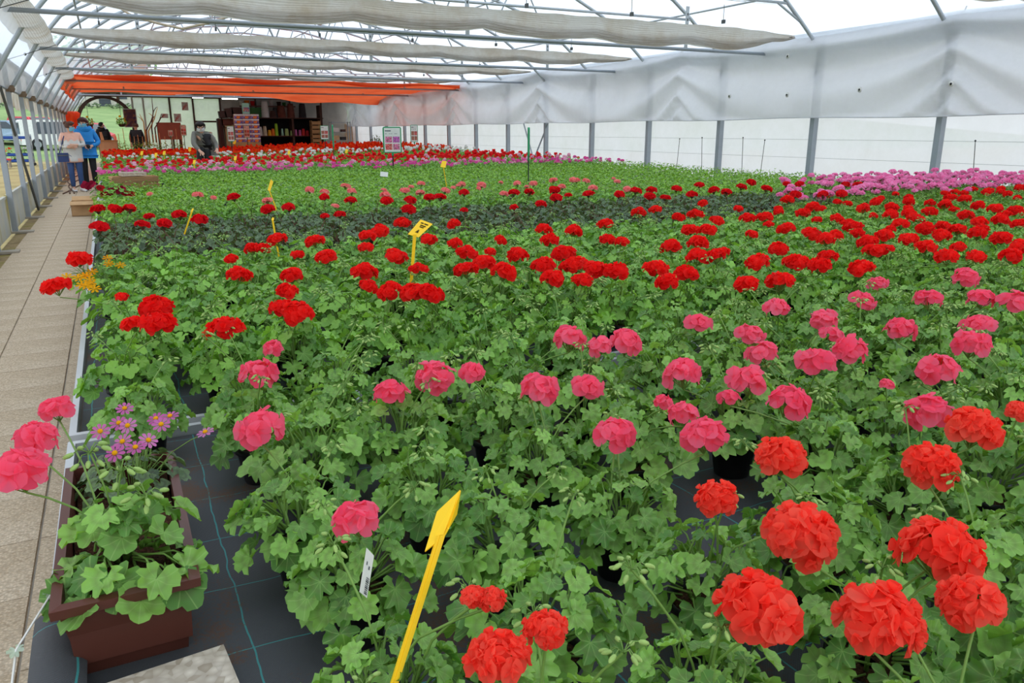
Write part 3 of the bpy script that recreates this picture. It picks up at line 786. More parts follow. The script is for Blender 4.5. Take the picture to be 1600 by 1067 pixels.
def buds_g(seed, n=8):
    g = G(); r = random.Random(seed)
    for i in range(n):
        a = i*2.4+r.uniform(-.3, .3); e = r.uniform(.5, 1.0); tip = Vector((.024*math.cos(a)*e, .024*math.sin(a)*e, r.uniform(-.012, .018)))
        g.tube([(0, 0, 0), tuple(tip*.6 + Vector((0, 0, .008))), tuple(tip)], .0011, 3, 1, cap=False)
        d = Vector((tip.x*.6, tip.y*.6, -.004)).normalized(); c = tip + d*.006
        A = T(*c) @ frame_for(d, (0, 0, 1)).to_4x4(); q = G(); q.ball((0, 0, 0), .0042, 5, 4, 0, (1, 1, 2.1)); g.put(q, A)
    return g
BUDS = [buds_g(s).mesh('bud_cluster', ['bud', 'stem']) for s in range(4)]

def stalk(parent, a, b, r=.0026, mat='stem', name='flower_stalk'):
    a, b = Vector(a), Vector(b); m = a.lerp(b, .5) + Vector(((b.x-a.x)*-.12, (b.y-a.y)*-.12, (b-a).length*.09))
    m1 = a.lerp(m, .55) + Vector((0, 0, .01)); g = G(); g.tube([a, m1, m, m.lerp(b, .55) + Vector((0, 0, .004)), b], r, 5, cap=False)
    return obj(name, g, mat, parent, smooth=True)

def add_head(root, kind, base, c, d, fine, mat='stem', tilt=True):
    """c: centre of the head in the plant's space, d: width in metres"""
    R = d*.5; c = Vector(c); r = random
    q = Quaternion((r.uniform(-1, 1), r.uniform(-1, 1), 0), r.uniform(0, .3)) @ Quaternion((0, 0, 1), r.uniform(0, 6.28))
    um = c + q @ Vector((0, 0, -.75*R))
    stalk(root, base, um, max(.0022, .026*R*1.3), mat)
    if not fine:
        h = link('flower_head', r.choice(HEADS[kind]), root, c, q, (R*r.uniform(.98, 1.2), R*r.uniform(.98, 1.15), R*r.uniform(.85, 1.02))); return h
    g = G(); flat = .84 if kind == 'coral' else .8; n = 19 if kind == 'coral' else 13; ds = head_dirs(n, r.randint(0, 999))
    cs = []
    for dd in ds:
        k = .74*r.uniform(.88, 1.10); cc = Vector((dd.x*k, dd.y*k, dd.z*k*flat)); cs.append((dd, cc))
        g.tube([(0, 0, -.75), tuple(cc*.93)], .022, 4, 0, cap=False)
    h = obj('flower_head', g, mat, root, smooth=True, loc=c, quat=q, scale=R)
    fr = (.45 if kind == 'coral' else .50)/.022
    for dd, cc in cs:
        rot = frame_for(dd + Vector((r.uniform(-.3, .3), r.uniform(-.3, .3), .15)), Vector((r.uniform(-1, 1), r.uniform(-1, 1), .2))).to_quaternion()
        link('floret', r.choice(FLORET[kind]), h, cc, rot, fr*r.uniform(.9, 1.1))
    return h
def add_buds(root, base, p, s=1.0, mat='stem'):
    p = Vector(p); stalk(root, base, p, .0021, mat, 'bud_stalk')
    link('bud_cluster', random.choice(BUDS), root, p, Quaternion((0, 0, 1), random.uniform(0, 6.28)), s)

# layouts shared by plants of a kind
LAY_NEAR = [layout(s, 56, .150, .2, .018, .043, .06) for s in range(8)]
STEM_NEAR = [stems_g(L, .09, i).mesh('stem', ['stem']) for i, L in enumerate(LAY_NEAR)]
LAY_MID = [layout(60+s, 46, .165, .2, .02, .042, .06) for s in range(7)]
def foliage_set(mat, lays, leaves, stem='stem'):
    res = []
    for i, L in enumerate(lays):
        g = bake(L, leaves, i); g.put(stems_g(L, .09, i, 3), m=1); res.append(g.mesh('foliage', [mat, stem]))
    return res
FOL_RED = foliage_set('leaf_red', LAY_MID, LEAF_LO)
FOL_DARK = foliage_set('leaf_dark', [layout(80+s, 44, .15, .19, .02, .042, .06) for s in range(6)], LEAF_LO, 'stem_dark')
FOL_PALE = foliage_set('leaf_red', [layout(90+s, 40, .14, .2, .02, .036, .06) for s in range(5)], LEAF_LO)

def visible(X, Y, z=.65, mx=130):
    a, b, c = px((X, Y, z)); return c > .2 and -mx < a < 1600+mx and b < 1067+230

# heads measured on the photograph: x, y, width
H_coral = '1180,955,135 1375,973,140 1468,864,128 1518,945,100 1249,836,116 1456,729,84 1523,672,85 1221,717,80 1119,781,68 777,1030,105 853,985,72 1592,643,42 740,932,30 768,936,18'
H_pink = ('407,672,76 404,586,62 559,814,80 609,615,48 678,591,64 738,582,42 842,610,64 962,679,66 1100,683,74 1066,648,52 1036,629,30 1066,586,64 919,605,46 1168,597,72 1138,622,34 1233,629,68 1275,567,64 1328,549,70 '
          '1466,579,66 1450,645,70 1192,553,46 1347,471,44 1371,444,32 1450,468,50 1509,435,44 1533,468,56 1587,474,50 1407,516,62 1528,507,42 1518,540,62 1213,482,42 1287,499,42 1299,523,36 890,531,56 979,537,56 937,543,38 1091,506,40 1172,523,42 1385,600,22 427,545,34')
H_box = '29,740,92 57,686,70 90,640,54'
H_red = ('124,406,50 88,449,48 208,507,38 244,482,58 247,508,56 350,515,58 191,465,20 374,431,40 361,405,22 456,432,38 448,456,36 441,483,40 464,489,48 433,376,32 492,378,40 510,403,34 411,389,24 465,399,22 394,389,24 569,427,46 575,448,28 609,456,38 645,458,42 671,461,42 655,421,28 620,402,34 '
         '574,370,28 594,362,28 628,349,36 572,388,24 671,376,26 709,351,24 711,381,26 731,397,38 728,423,48 757,413,38 766,394,18 787,426,48 808,400,46 782,376,20 849,359,36 859,376,32 878,397,45 849,416,38 862,437,42 891,415,32 894,362,24 898,361,24 946,351,28 949,376,26 971,378,22 883,396,46 900,415,38 931,423,40 961,426,44 910,438,30 '
         '1078,360,28 1105,360,26 1049,387,38 1090,380,36 1025,420,36 1042,442,38 1072,429,40 1090,403,44 1117,402,34 1129,395,22 1166,445,36 1183,412,36 1219,441,44 1216,390,32 1228,358,32 1246,412,40 1281,417,44 1267,366,30 1291,375,34 1168,342,32 1195,340,28 1201,351,16 997,333,22 1024,328,20 1087,336,26 1255,334,28 1174,367,20 1270,324,24 1231,313,24 '
         '1287,306,26 1230,313,22 1333,355,36 1308,343,22 1306,369,24 1368,316,24 1348,327,22 1393,324,26 1420,315,28 1420,334,38 1392,336,26 1407,351,26 1476,321,36 1485,310,28 1506,312,22 1453,331,20 1528,322,34 1554,327,22 1587,330,36 1593,294,22 1543,300,18 1380,370,30 1356,379,34 1363,393,36 1383,391,26 1420,375,36 1446,358,30 1447,387,38 1471,369,36 1495,360,28 1479,403,36 1497,387,24 '
         '1530,348,28 1527,366,36 1564,373,46 1525,403,30 1579,402,40 1593,351,28 1596,387,34 1239,411,34 1293,402,30 1345,420,42 1563,345,26 1510,338,24 1340,365,22 1120,345,22 1060,340,20')
H_crimson = ('152,327,30 180,327,32 202,326,26 156,355,40 233,338,18 223,351,26 257,350,28 281,336,36 312,344,30 365,308,26 418,327,30 451,324,34 507,308,18 548,313,20 507,338,16 531,335,22 604,314,22 641,313,26 639,327,30 671,309,26 688,308,28 725,301,26 725,328,14 803,301,28 827,300,26 845,319,20 803,324,16 868,298,22 870,309,26 888,305,14 '
             '919,303,26 866,297,20 868,310,24 968,304,22 994,298,26 1018,297,32 1015,307,30 1057,295,28 1081,304,22 1093,289,20 1115,297,24 1135,300,24 1174,285,28 1159,292,24 1198,295,22 1249,288,30 1229,288,20 1286,304,28 1243,304,24 1039,309,18 1321,289,30 1342,289,18 1315,303,20')
H_salmon = ('309,305,22 484,297,20 418,314,18 507,300,18 540,291,18 550,299,20 524,322,14 602,305,22 633,298,28 658,287,15 657,301,16 696,298,18 722,288,16 752,289,26 808,287,20 833,287,16 787,303,18 864,282,18 878,292,18 895,281,16 916,283,14 927,294,20 964,284,14 980,296,20 901,282,14')
def parse(s, z, mind, maxd, jit=0):
    L = []
    for q in s.split():
        x, y, d = map(float, q.split(',')); p = at_z(x, y, z + random.uniform(-jit, jit)); dep = px(p)[2]
        L.append((p, min(maxd, max(mind, d*dep/F))))
    return L
HD = dict(coral=parse(H_coral, .80, .04, .13), pink=parse(H_pink, .77, .035, .115, .015), red=parse(H_red, .80, .04, .115), crimson=parse(H_crimson, .84, .05, .125), salmon=parse(H_salmon, .85, .05, .12))

# --- bench 1 and 2: pots set out in rows
class Plant: pass
plants = []
rows = []
def add_row(y, x0, x1, dx, kind, row, jx=.035, jy=.03):
    x = x0 + random.uniform(0, .05); c = 0
    while x < x1:
        p = Plant(); p.x, p.y = x + random.uniform(-jx, jx), y + random.uniform(-jy, jy); p.kind = kind; p.row = row; c += 1; p.col = c; p.heads = []
        if visible(p.x, p.y): plants.append(p)
        x += dx
add_row(.48, .30, 2.2, .30, 'coral', 1); add_row(.74, .36, 2.6, .31, 'coral', 2); add_row(1.0, .24, 3.0, .32, 'coral', 3)
add_row(1.30, .32, 3.6, .30, 'pink', 4); add_row(1.60, .24, 4.2, .31, 'pink', 5); add_row(1.91, .30, 4.8, .30, 'pink', 6); add_row(2.2, .22, 5.2, .295, 'pink', 7); add_row(2.47, .02, 5.6, .29, 'pink', 8)
ry = [2.90 + .275*i for i in range(10)]
for i, y in enumerate(ry): add_row(y, -.06 + .1*(i % 2), 9.9, .285 if i else .30, 'red', i+1)
dy = [5.82 + .25*i for i in range(7)]
for i, y in enumerate(dy): add_row(y, -.05 + .1*(i % 2), 5.6 if i < 2 else 7.4, .26, 'crimson', i+1)
sy = [7.6 + .26*i for i in range(4)]
for i, y in enumerate(sy): add_row(y, -.04 + .1*(i % 2), 6.4, .27, 'salmon', i+1)
lpy = [5.55 + .24*i for i in range(9)]
for i, y in enumerate(lpy): add_row(y, (6.0 if i < 2 else 7.6) + .1*(i % 2), 11.15, .26, 'lightpink', i+1)
# bare patches of ground fabric between the pots
for (gx, gy, gr) in ((1110, 870, .15), (1450, 805, .11), (800, 588, .13), (965, 578, .12), (1250, 600, .10)):
    c_ = at_z(gx, gy, .47); plants[:] = [q for q in plants if (q.x-c_.x)**2 + (q.y-c_.y)**2 > gr*gr]
byrow = {}
for q in plants: byrow.setdefault((q.kind, q.row), []).append(q)
for L_ in byrow.values():
    for i_, q in enumerate(sorted(L_, key=lambda q: q.x)): q.col = i_ + 1
# hand each measured head to the nearest plant of its kind
for kd, hs in HD.items():
    for (p, d) in hs:
        cand = sorted((q for q in plants if q.kind == kd or (kd == 'crimson' and q.kind in ('lightpink', 'red')) or (kd == 'red' and q.kind == 'lightpink')),
                      key=lambda q: (q.x-p.x)**2 + (q.y-p.y)**2 + .012*len(q.heads)**2)
        cand[0].heads.append((p, d, kd))
for q in plants:
    if q.kind == 'lightpink' and q.row < 9:
        for i in range(random.choice((2, 3, 3, 4))):
            q.heads.append((Vector((q.x + random.uniform(-.12, .12), q.y + random.uniform(-.12, .12), random.uniform(.78, .9))), random.uniform(.075, .12), 'lightpink'))
    if q.kind == 'salmon' and random.random() < .10:
        q.heads.append((Vector((q.x, q.y, .84)), .07, 'salmon'))
    if q.kind == 'red' and not q.heads and q.x > 4.5 and random.random() < .5:
        q.heads.append((Vector((q.x + random.uniform(-.1, .1), q.y + random.uniform(-.1, .1), .8)), random.uniform(.07, .1), 'red'))

NAMES = dict(coral='coral_geranium', pink='pink_geranium', red='red_geranium', crimson='dark_leaved_geranium', salmon='salmon_geranium', lightpink='light_pink_geranium')
NUMW = ['no', 'one', 'two', 'three', 'four', 'five', 'six', 'seven', 'eight', 'nine', 'ten']
def plural(n, w_): return f'{NUMW[min(n, 10)]} {w_}' + ('' if n == 1 else 's')
def build_plant(p):
    k = p.kind; near = p.y < 3.35; z0 = BZ; nh = len(p.heads)
    hd = ('with ' + plural(nh, 'head')) if nh else 'without blooms'
    if k in ('coral', 'pink'):
        lab = f"{'coral red' if k == 'coral' else 'pink'} potted geranium {hd}, {ORD[p.row]} row from the front, {ORD[p.col]} from the walkway"; grp = f'{NAMES[k].replace("_", " ")}s on the nearest bench'
    elif k == 'red':
        lab = f'bright red geranium {hd}, {ORD[p.row]} row behind the aluminium joint, {ORD[p.col]} from walkway'; grp = 'bright red geraniums on the second bench'
    elif k == 'crimson':
        lab = f'dark-leaved geranium {hd}, {ORD[p.row]} row of the dark bed, {ORD[p.col]} from walkway'; grp = 'dark-leaved crimson geraniums'
    elif k == 'salmon':
        lab = f'salmon geranium {hd}, {ORD[p.row]} row behind the dark bed, {ORD[p.col]} from walkway'; grp = 'salmon geraniums behind the dark bed'
    else:
        lab = f'light pink geranium by the side wall, {ORD[p.row]} row of its bed, {ORD[p.col]} from the middle'; grp = 'light pink geraniums by the side wall'
    root = empty(NAMES[k], (p.x, p.y, z0), lab, 'geranium', grp)
    base = Vector((0, 0, .14)); loc = Vector((p.x, p.y, z0))
    link('pot', POT, root)
    if near:
        link('soil', SOIL, root)
        i = random.randrange(len(LAY_NEAR)); rz = random.uniform(0, 6.28); Rz = Matrix.Rotation(rz, 3, 'Z'); sc = random.uniform(.9, 1.1) * (1.0 if p.y < 2.7 else 1.0)
        ms = LEAF_MESH['leaf' if k != 'red' else 'leaf_red']
        link('stem', STEM_NEAR[i], root, (0, 0, 0), Quaternion((0, 0, 1), rz), sc)
        for j, (lp, rot, s) in enumerate(LAY_NEAR[i]):
            link('leaf', ms[(i+j) % len(ms)], root, Rz @ lp * sc, (Rz @ rot).to_quaternion(), s*sc)
    else:
        f = dict(red=FOL_RED, crimson=FOL_DARK, salmon=FOL_PALE, lightpink=FOL_PALE)[k]
        o = link('foliage', random.choice(f), root, (0, 0, 0), Quaternion((0, 0, 1), random.uniform(0, 6.28)), random.uniform(.92, 1.12)); o['kind'] = 'stuff'
    st = 'stem_dark' if k == 'crimson' else 'stem'
    for (hp, d, kd) in p.heads:
        fine = kd in ('coral', 'pink') and d*F/px(hp)[2] > 50
        add_head(root, kd, base + Vector((random.uniform(-.03, .03), random.uniform(-.03, .03), 0)), hp - loc, d, fine, 'stem_dark' if kd == 'crimson' else 'stem')
    nb = {'coral': 2, 'pink': random.choice((1, 2, 3)), 'red': random.choice((1, 2, 2)), 'crimson': random.choice((0, 0, 0, 1)), 'salmon': random.choice((1, 2)), 'lightpink': 0}[k]
    for i in range(nb):
        a = random.uniform(0, 6.28); rr = random.uniform(.05, .16); hz = random.uniform(.27, .36)
        add_buds(root, base, (rr*math.cos(a), rr*math.sin(a), hz), random.uniform(.75, 1.0), st)
    return root
for p in plants: build_plant(p)
#@@MORE@@
# ------------------------------------------------------------------ window box on the near bench corner
wb = empty('window_box', (-.066, 1.75, BZ), 'long brown plastic window box planted with a pink geranium and lilac daisies', 'planter')
g = G(); H_, tl, tw, bl, bw, th = .165, .325, .112, .30, .09, .008
def ringbox(g, a, b, z0, c, d, z1):
    P0 = [(-a, -b, z0), (a, -b, z0), (a, b, z0), (-a, b, z0)]; P1 = [(-c, -d, z1), (c, -d, z1), (c, d, z1), (-c, d, z1)]
    for i in range(4):
        j = (i+1) % 4; g.add([P0[i], P0[j], P1[j], P1[i]], [(0, 1, 2), (0, 2, 3)])
ringbox(g, bw, bl, 0, (bw+tw)/2-.002, (bl+tl)/2-.002, H_*.5); ringbox(g, (bw+tw)/2+.001, (bl+tl)/2+.001, H_*.5, tw, tl, H_-.02)
ringbox(g, tw, tl, H_-.02, tw+.012, tl+.012, H_-.018); ringbox(g, tw+.012, tl+.012, H_-.018, tw+.013, tl+.013, H_); ringbox(g, tw+.013, tl+.013, H_, tw-.006, tl-.006, H_+.002)
ringbox(g, tw-.006, tl-.006, H_+.002, tw-.012, tl-.012, .03); g.box((-bw, -bl, .002), (bw, bl, .012))
obj('box_shell', g, 'terracotta', wb)
nx, ny = 10, 26
P = np.array([[(x, y, .125 + .012*math.sin(x*60+y*31) + random.uniform(-.006, .006)) for y in np.linspace(-tl+.012, tl-.012, ny)] for x in np.linspace(-tw+.012, tw-.012, nx)])
g = G(); g.grid(P[:, ::-1]); obj('soil', g, 'soil', wb, smooth=True)
# pink geranium in the front of the box
wg = empty('pink_geranium', (-.075, 1.60, BZ+.07), 'pink geranium with broad leaves growing in the front of the brown window box', 'geranium')
Lw = layout(301, 40, .125, .15, .026, .050, .06)
Lw = [(p + Vector((.015, -.085 if p.z < .15 else -.02, -.03 if p.z < .15 else 0)), r, s) for p, r, s in Lw]
obj('stem', stems_g(Lw, .07, 5), 'stem', wg, smooth=True)
for j, (lp, rot, s) in enumerate(Lw): link('leaf', LEAF_MESH['leaf'][j % 6], wg, lp, rot.to_quaternion(), s)
for (p, d) in parse(H_box, .80, .05, .12): add_head(wg, 'pink', Vector((-.02, 0, .12)), p - Vector(wg.location), d, True)
for a in ((.02, .02, .25), (-.03, .05, .29), (.06, -.05, .22)): add_buds(wg, (0, 0, .12), a, 1.3)
# lilac daisies in the back of the box
dz = empty('daisy_plant', (-.05, 1.98, BZ+.11), 'lilac daisies with yellow eyes in the back of the brown window box', 'flowers')
def daisy_mesh(pet, eye, n=9, R=.017):
    g = G()
    for i in range(n):
        a = 2*PI*i/n; p = petal_g(R, R*.5, .05, 900+i); g.put(p, Matrix.Rotation(a, 4, 'Z') @ T(0, .004, 0))
    g.ball((0, 0, .002), .006, 8, 5, 1, (1, 1, .7)); return g.mesh('daisy_head', [pet, eye])
DM = daisy_mesh('lilac', 'eye'); Ld = layout(311, 60, .13, .10, .012, .024, .0)
fol = bake(Ld, LEAF_LO, 3); fol.put(stems_g(Ld, .0, 3, 3, .0014), m=1)
obj('foliage', fol, ['leaf_dark', 'stem'], dz, smooth=True)['kind'] = 'stuff'
for (x, y) in ((157, 676), (186, 663), (200, 667), (180, 710), (192, 692), (212, 701), (232, 690), (252, 665), (266, 652), (321, 677), (195, 640), (244, 656)):
    p = at_z(x, y, .745) if x != 321 else at_z(x, y, .72); l = p - Vector(dz.location)
    stalk(dz, (l.x*.3, l.y*.3, .03), l, .0012)
    link('daisy_head', DM, dz, l + Vector((0, 0, .003)), frame_for((random.uniform(-.4, .4), random.uniform(-.7, .0), .8), (0, 1, 0)).to_quaternion(), 1.05)
# silver trailing plant over the box edge
g = G(); rs = random.Random(3)
pts = [Vector((-.12, 1.62, .60)), Vector((-.19, 1.52, .60)), Vector((-.25, 1.43, .55)), Vector((-.27, 1.36, .46)), Vector((-.275, 1.32, .38))]
g.tube(pts, .0022, 5, 1)
tr = empty('silver_trailing_plant', (0, 0, 0), 'thin silvery trailing shoot hanging over the path from the window box', 'plant')
obj('runner', g, ['stem', 'white_plastic'], tr, smooth=True)
M['silver'] = leaf_material('silver_leaf', srgb(168, 186, 170), srgb(196, 212, 196), srgb(206, 220, 206))
SM = LEAF_HI[2].mesh('leaf', ['silver'])
for i, (p, s) in enumerate(((pts[1], .018), (pts[2], .015), (pts[3], .013), (pts[4], .012), (Vector((-.11, 1.66, .62)), .016), (Vector((-.13, 1.70, .63)), .014), (Vector((-.02, 1.68, .63)), .013))):
    link('leaf', SM, tr, p, frame_for((rs.uniform(-.5, .5), -.4, .8), (rs.uniform(-1, 1), -1, 0)).to_quaternion(), s)
# pebble slab lying on the bench
sb = at_z(352, 1015, .485); g = G(); g.box((-.20, -.40, 0), (.205, 0, .035)); bmx = obj('pebble_slab', g, 'slab2', loc=(sb.x-.205, sb.y, BZ)); bmx.rotation_euler = (0, 0, .09)
tag(bmx, 'loose pebble-faced concrete slab lying on the bench before the window box', 'slab')
# small yellow marigold and red heads over the path edge
yp = empty('marigold_plant', tuple(at_z(150, 452, .60)), 'small feathery plant with orange-yellow flowers at the bench edge', 'flowers')
Ly = layout(321, 60, .15, .10, .010, .018, .0); fol = bake(Ly, LEAF_LO, 4); fol.put(stems_g(Ly, .0, 4, 3, .0012), m=1); fol.put(stems_g(layout(322, 60, .17, .13, .01, .01, .02), 0, 4, 3, .0012), m=1)
obj('foliage', fol, ['leaf_fresh', 'stem'], yp, smooth=True)['kind'] = 'stuff'
YM = daisy_mesh('yellowp', 'eye', 7, .022)
for (x, y) in ((122, 434), (130, 431), (136, 430), (128, 445), (134, 446), (141, 443), (148, 451), (144, 424), (170, 412), (188, 414), (140, 437), (168, 403), (104, 432)):
    l = at_z(x, y, .74) - Vector(yp.location); stalk(yp, (l.x*.3, l.y*.3, .0), l, .0012); link('flower', YM, yp, l, frame_for((0, -.5, .8), (0, 1, .2)).to_quaternion(), 1.1)

# ------------------------------------------------------------------ plant tags
def yellow_tag(base_px, top_px, corners, zb, label, lean=0., print_=True, wd=.011):
    b = at_z(*base_px, zb); t = at_y(*top_px, b.y + lean); root = empty('plant_tag', tuple(b), label, 'plant tag', 'yellow plant tags')
    side = Vector((1, 0, 0)); g = G(); t0 = t - b
    g.quad3([(-wd/2, 0, 0), (wd/2, 0, 0), (t0.x+wd/2, t0.y, t0.z), (t0.x-wd/2, t0.y, t0.z)], .0025); obj('stake', g, 'yellow_plastic', root)
    C = [at_y(x, y, b.y + lean + dyy) - b for (x, y, dyy) in corners]
    g = G(); g.quad3(C, .0025); pl = obj('plate', g, 'yellow_plastic', root)
    if print_:
        def q(u, v): return C[0].lerp(C[1], u).lerp(C[3].lerp(C[2], u), v)
        nrm = (C[1]-C[0]).cross(C[3]-C[0]).normalized()
        if nrm.y > 0: nrm = -nrm
        g = G()
        for (u0, u1, v0, v1) in ((.2, .42, .80, .86), (.48, .8, .80, .86), (.3, .75, .66, .72), (.34, .7, .57, .62), (.42, .6, .28, .34), (.38, .64, .22, .27), (.45, .57, .36, .4)):
            g.quad3([q(u0, v0)+nrm*.0025, q(u1, v0)+nrm*.0025, q(u1, v1)+nrm*.0025, q(u0, v1)+nrm*.0025], .0006)
        obj('print', g, 'ink', root)
    return root
def big_tag():
    b = at_z(612, 1080, .66); root = empty('plant_tag', tuple(b), 'large yellow plant tag leaning among the front pots, nearest of all', 'plant tag', 'yellow plant tags')
    t = at_y(689, 836, b.y+.052) - b; g = G(); wv = Vector((.0062, 0, 0))
    g.quad3([-wv, wv, t+wv*1.05, t-wv*1.05], .004); g.quad3([-wv*.35, wv*.35, t+wv*.35, t-wv*.35], .007); obj('stake', g, 'yellow_plastic', root)
    C = [at_y(x, y, b.y+.05+d) - b for x, y, d in ((664, 862, .0), (692, 840, .0), (719, 766, .035), (683, 800, .035))]
    C2 = [at_y(x, y, b.y+.05+d) - b for x, y, d in ((692, 840, .0), (700, 826, .0), (713, 803, .03), (719, 766, .035))]
    g = G(); g.quad3(C, .003); g.quad3(C2, .003); obj('plate', g, 'yellow_plastic', root)
big_tag()
yellow_tag((639, 490), (648, 366), ((637, 366, 0), (654, 371, 0), (676, 350, .07), (657, 343, .07)), .56, 'yellow plant tag with printed square plate among the red geraniums', wd=.016)
yellow_tag((436, 402), (426, 344), ((424, 344, 0), (428, 344, 0), (428, 340, .02), (425, 340, .02)), .64, 'thin yellow plant stake seen edge-on in front of crimson flowers', print_=False)
yellow_tag((433, 330), (421, 298), ((418, 297, 0), (422, 299, 0), (427, 284, .05), (423, 280, .05)), .72, 'yellow plant tag with narrow plate rising behind the dark bed', print_=False)
yellow_tag((288, 366), (300, 330), ((298, 331, 0), (301, 330, 0), (303, 326, .02), (300, 326, .02)), .72, 'slanting yellow stake among dark-leaved geraniums by the walkway', print_=False)
yellow_tag((698, 292), (693, 262), ((688, 261, 0), (696, 262, 0), (698, 252, .05), (691, 251, .05)), .70, 'yellow plant tag at the back of the green plants', print_=False)
far_tags = ((303, 262, 251), (367, 254, 245), (451, 243, 236), (541, 240, 234), (540, 232, 227), (366, 227, 220), (221, 244, 237), (243, 250, 240), (256, 245, 237), (381, 226, 219), (296, 238, 231), (1335, 290, 276))
for i, (x, yb, yt) in enumerate(far_tags):
    lab = 'yellow plant tag before the light pink flowers near the side wall' if x == 1335 else f'small yellow plant tag in the far flower rows, {ORD[sorted(q[0] for q in far_tags).index(x)+1]} from the walkway side'
    yellow_tag((x+1.5, yb+3), (x, yt+5), ((x-2, yt+5, 0), (x+2.2, yt+5, 0), (x+3, yt-1, .06), (x-1, yt-1, .06)), .72, lab, print_=False, wd=.02)
# white barcode label by the front pots
b = at_z(566, 940, .68); wt = empty('plant_label', tuple(b), 'white plastic label with small barcode stuck in a front pot', 'plant tag')
C = [at_y(x, y, b.y + d) - b for x, y, d in ((562, 925, 0), (573, 934, 0), (584, 868, .02), (573, 856, .02))]
g = G(); g.quad3(C, .002); tp = at_y(573, 856, b.y+.02)-b; obj('plate', g, 'white_plastic', wt)
def q4(u, v): return C[0].lerp(C[1], u).lerp(C[3].lerp(C[2], u), v) + Vector((-.0006, -.0022, .0003))
g = G()
for i in range(9):
    v = .06 + .045*i; g.quad3([q4(.55, v), q4(.92, v), q4(.92, v+.016+.01*(i % 3 == 0)), q4(.55, v+.016+.01*(i % 3 == 0))], .0005)
g.quad3([q4(.3, .68), q4(.38, .68), q4(.38, .76), q4(.3, .76)], .0005); g.quad3([q4(.62, .62), q4(.74, .62), q4(.74, .70), q4(.62, .70)], .0005)
obj('print', g, 'inkgrey', wt)

# ------------------------------------------------------------------ GREEN UNFLOWERED PLANTS, FAR FLOWER ROWS
def far_plant(mat_leaf, petals, nh, seed, lo=False, R=.15, h=.19, n=30, hz=(.25, .33), hr=(.04, .055), ls=1.):
    r = random.Random(seed); g = bake(layout(seed, n, R, h, .024*ls, .042*ls, .08), LEAF_FAR, seed)
    if not lo: g.lathe([(.05, 0), (.066, .11), (.0, .1)], 8, 1)
    for i in range(nh):
        a = r.uniform(0, 6.28); d = r.uniform(.02, R*.85); rad = r.uniform(*hr); c = Vector((d*math.cos(a), d*math.sin(a), r.uniform(*hz)))
        mi = 2 + (r.randrange(petals) if petals > 1 else 0)
        if lo:
            q = G(); q.ball((0, 0, 0), 1, 6, 4, 0, (1, 1, .7)); V, Fc, Mi, U, Rr = q.arr(); V = V*(1 + .25*np.sin(V[:, :1]*9+seed+i))
            q2 = G(); q2.add(V, Fc, mi, r=r.random()); g.put(q2, T(*c) @ Matrix.Scale(rad, 4))
        else:
            hg = head_g(9, seed+i*3, 4, .55, flat=.65, maxp=1.6, ped=False); g.put(hg, T(*c) @ Matrix.Scale(rad, 4), m=mi, r=r.random())
            g.tube([(0, 0, .1), tuple(c)], .003, 3, 0, cap=False)
    return g
def band(name, label, group, spots, mats, variants, petals, nh, lab_stuff, most=300, order=None, zs=lambda x, y: 1., **kw):
    spots = sorted(spots, key=lambda s: s[1]*1.0 + abs(s[0])*.25)
    near, rest = spots[:most], spots[most:]
    ms = [far_plant(mats[0], petals, nh[i % len(nh)], 500+i+len(name)*13, **kw).mesh(name, mats) for i in range(variants)]
    for (x, y) in near:
        o = link(name, random.choice(ms), None, (x, y, BZ)); o.rotation_euler = (0, 0, random.uniform(0, 6.28)); s = random.uniform(.9, 1.1); o.scale = (s, s, s*zs(x, y))
        tag(o, label, 'plant' if 'green' in name else 'geranium', group)
    if rest:
        G2 = G(); lo = [far_plant(mats[0], petals, nh[i % len(nh)], 700+i+len(name)*7, **dict(kw, lo=True, n=24)).arr() for i in range(4)]
        for (x, y) in rest:
            s = random.uniform(.9, 1.12); G2.put(random.choice(lo), T(x, y, BZ) @ Matrix.Rotation(random.uniform(0, 6.28), 4, 'Z') @ Matrix.Diagonal((s, s, s*zs(x, y), 1)))
        o = obj(name + '_bed', G2, mats, smooth=True); tag(o, lab_stuff, 'plants', None, 'stuff')
def spots(y0, y1, d, x0=-.06, x1=11.0, skip=lambda x, y: False):
    L = []; y = y0; k = 0
    while y < y1:
        x = x0 + (k % 2)*d*.5
        while x < x1:
            X, Y = x + random.uniform(-.04, .04), y + random.uniform(-.04, .04)
            if not skip(X, Y) and visible(X, Y, .75, 40): L.append((X, Y))
            x += d
        y += d*.92; k += 1
    return L
def occupied(x, y):
    return (x < .75 and 12.55 < y < 13.5) or (x < .35 and 10.55 < y < 11.25) or (y > 7.55 and y < 7.85 and 6.4 < x < 7.5) or (x > 7.4 and y < 7.8) or (x < 6.5 and y < 8.6)
zright = lambda x, y: 1.0 + max(0, (y-11)/9)*.25*min(1, max(0, (x-2)/6))
band('green_geranium', 'bright green geranium without blooms in the wide green bed', 'green plants in the wide green bed', spots(7.62, 15.5, .26, skip=occupied),
     ['leaf_fresh', 'pot', 'magenta'], 5, 1, [0], 'wide bed of bright green geraniums not yet in bloom, farther rows', zs=zright, R=.16, h=.19, n=46, ls=.8)
band('magenta_geranium', 'magenta geranium in the narrow pink band behind the wide green bed', 'magenta geraniums behind the green bed', spots(15.75, 17.3, .29),
     ['leaf_red', 'pot', 'magenta', 'magenta', 'lightpink', 'whitepink'], 8, 4, [1, 2, 1, 3, 0, 2, 1, 2], 'magenta geraniums behind the green bed', zs=zright)
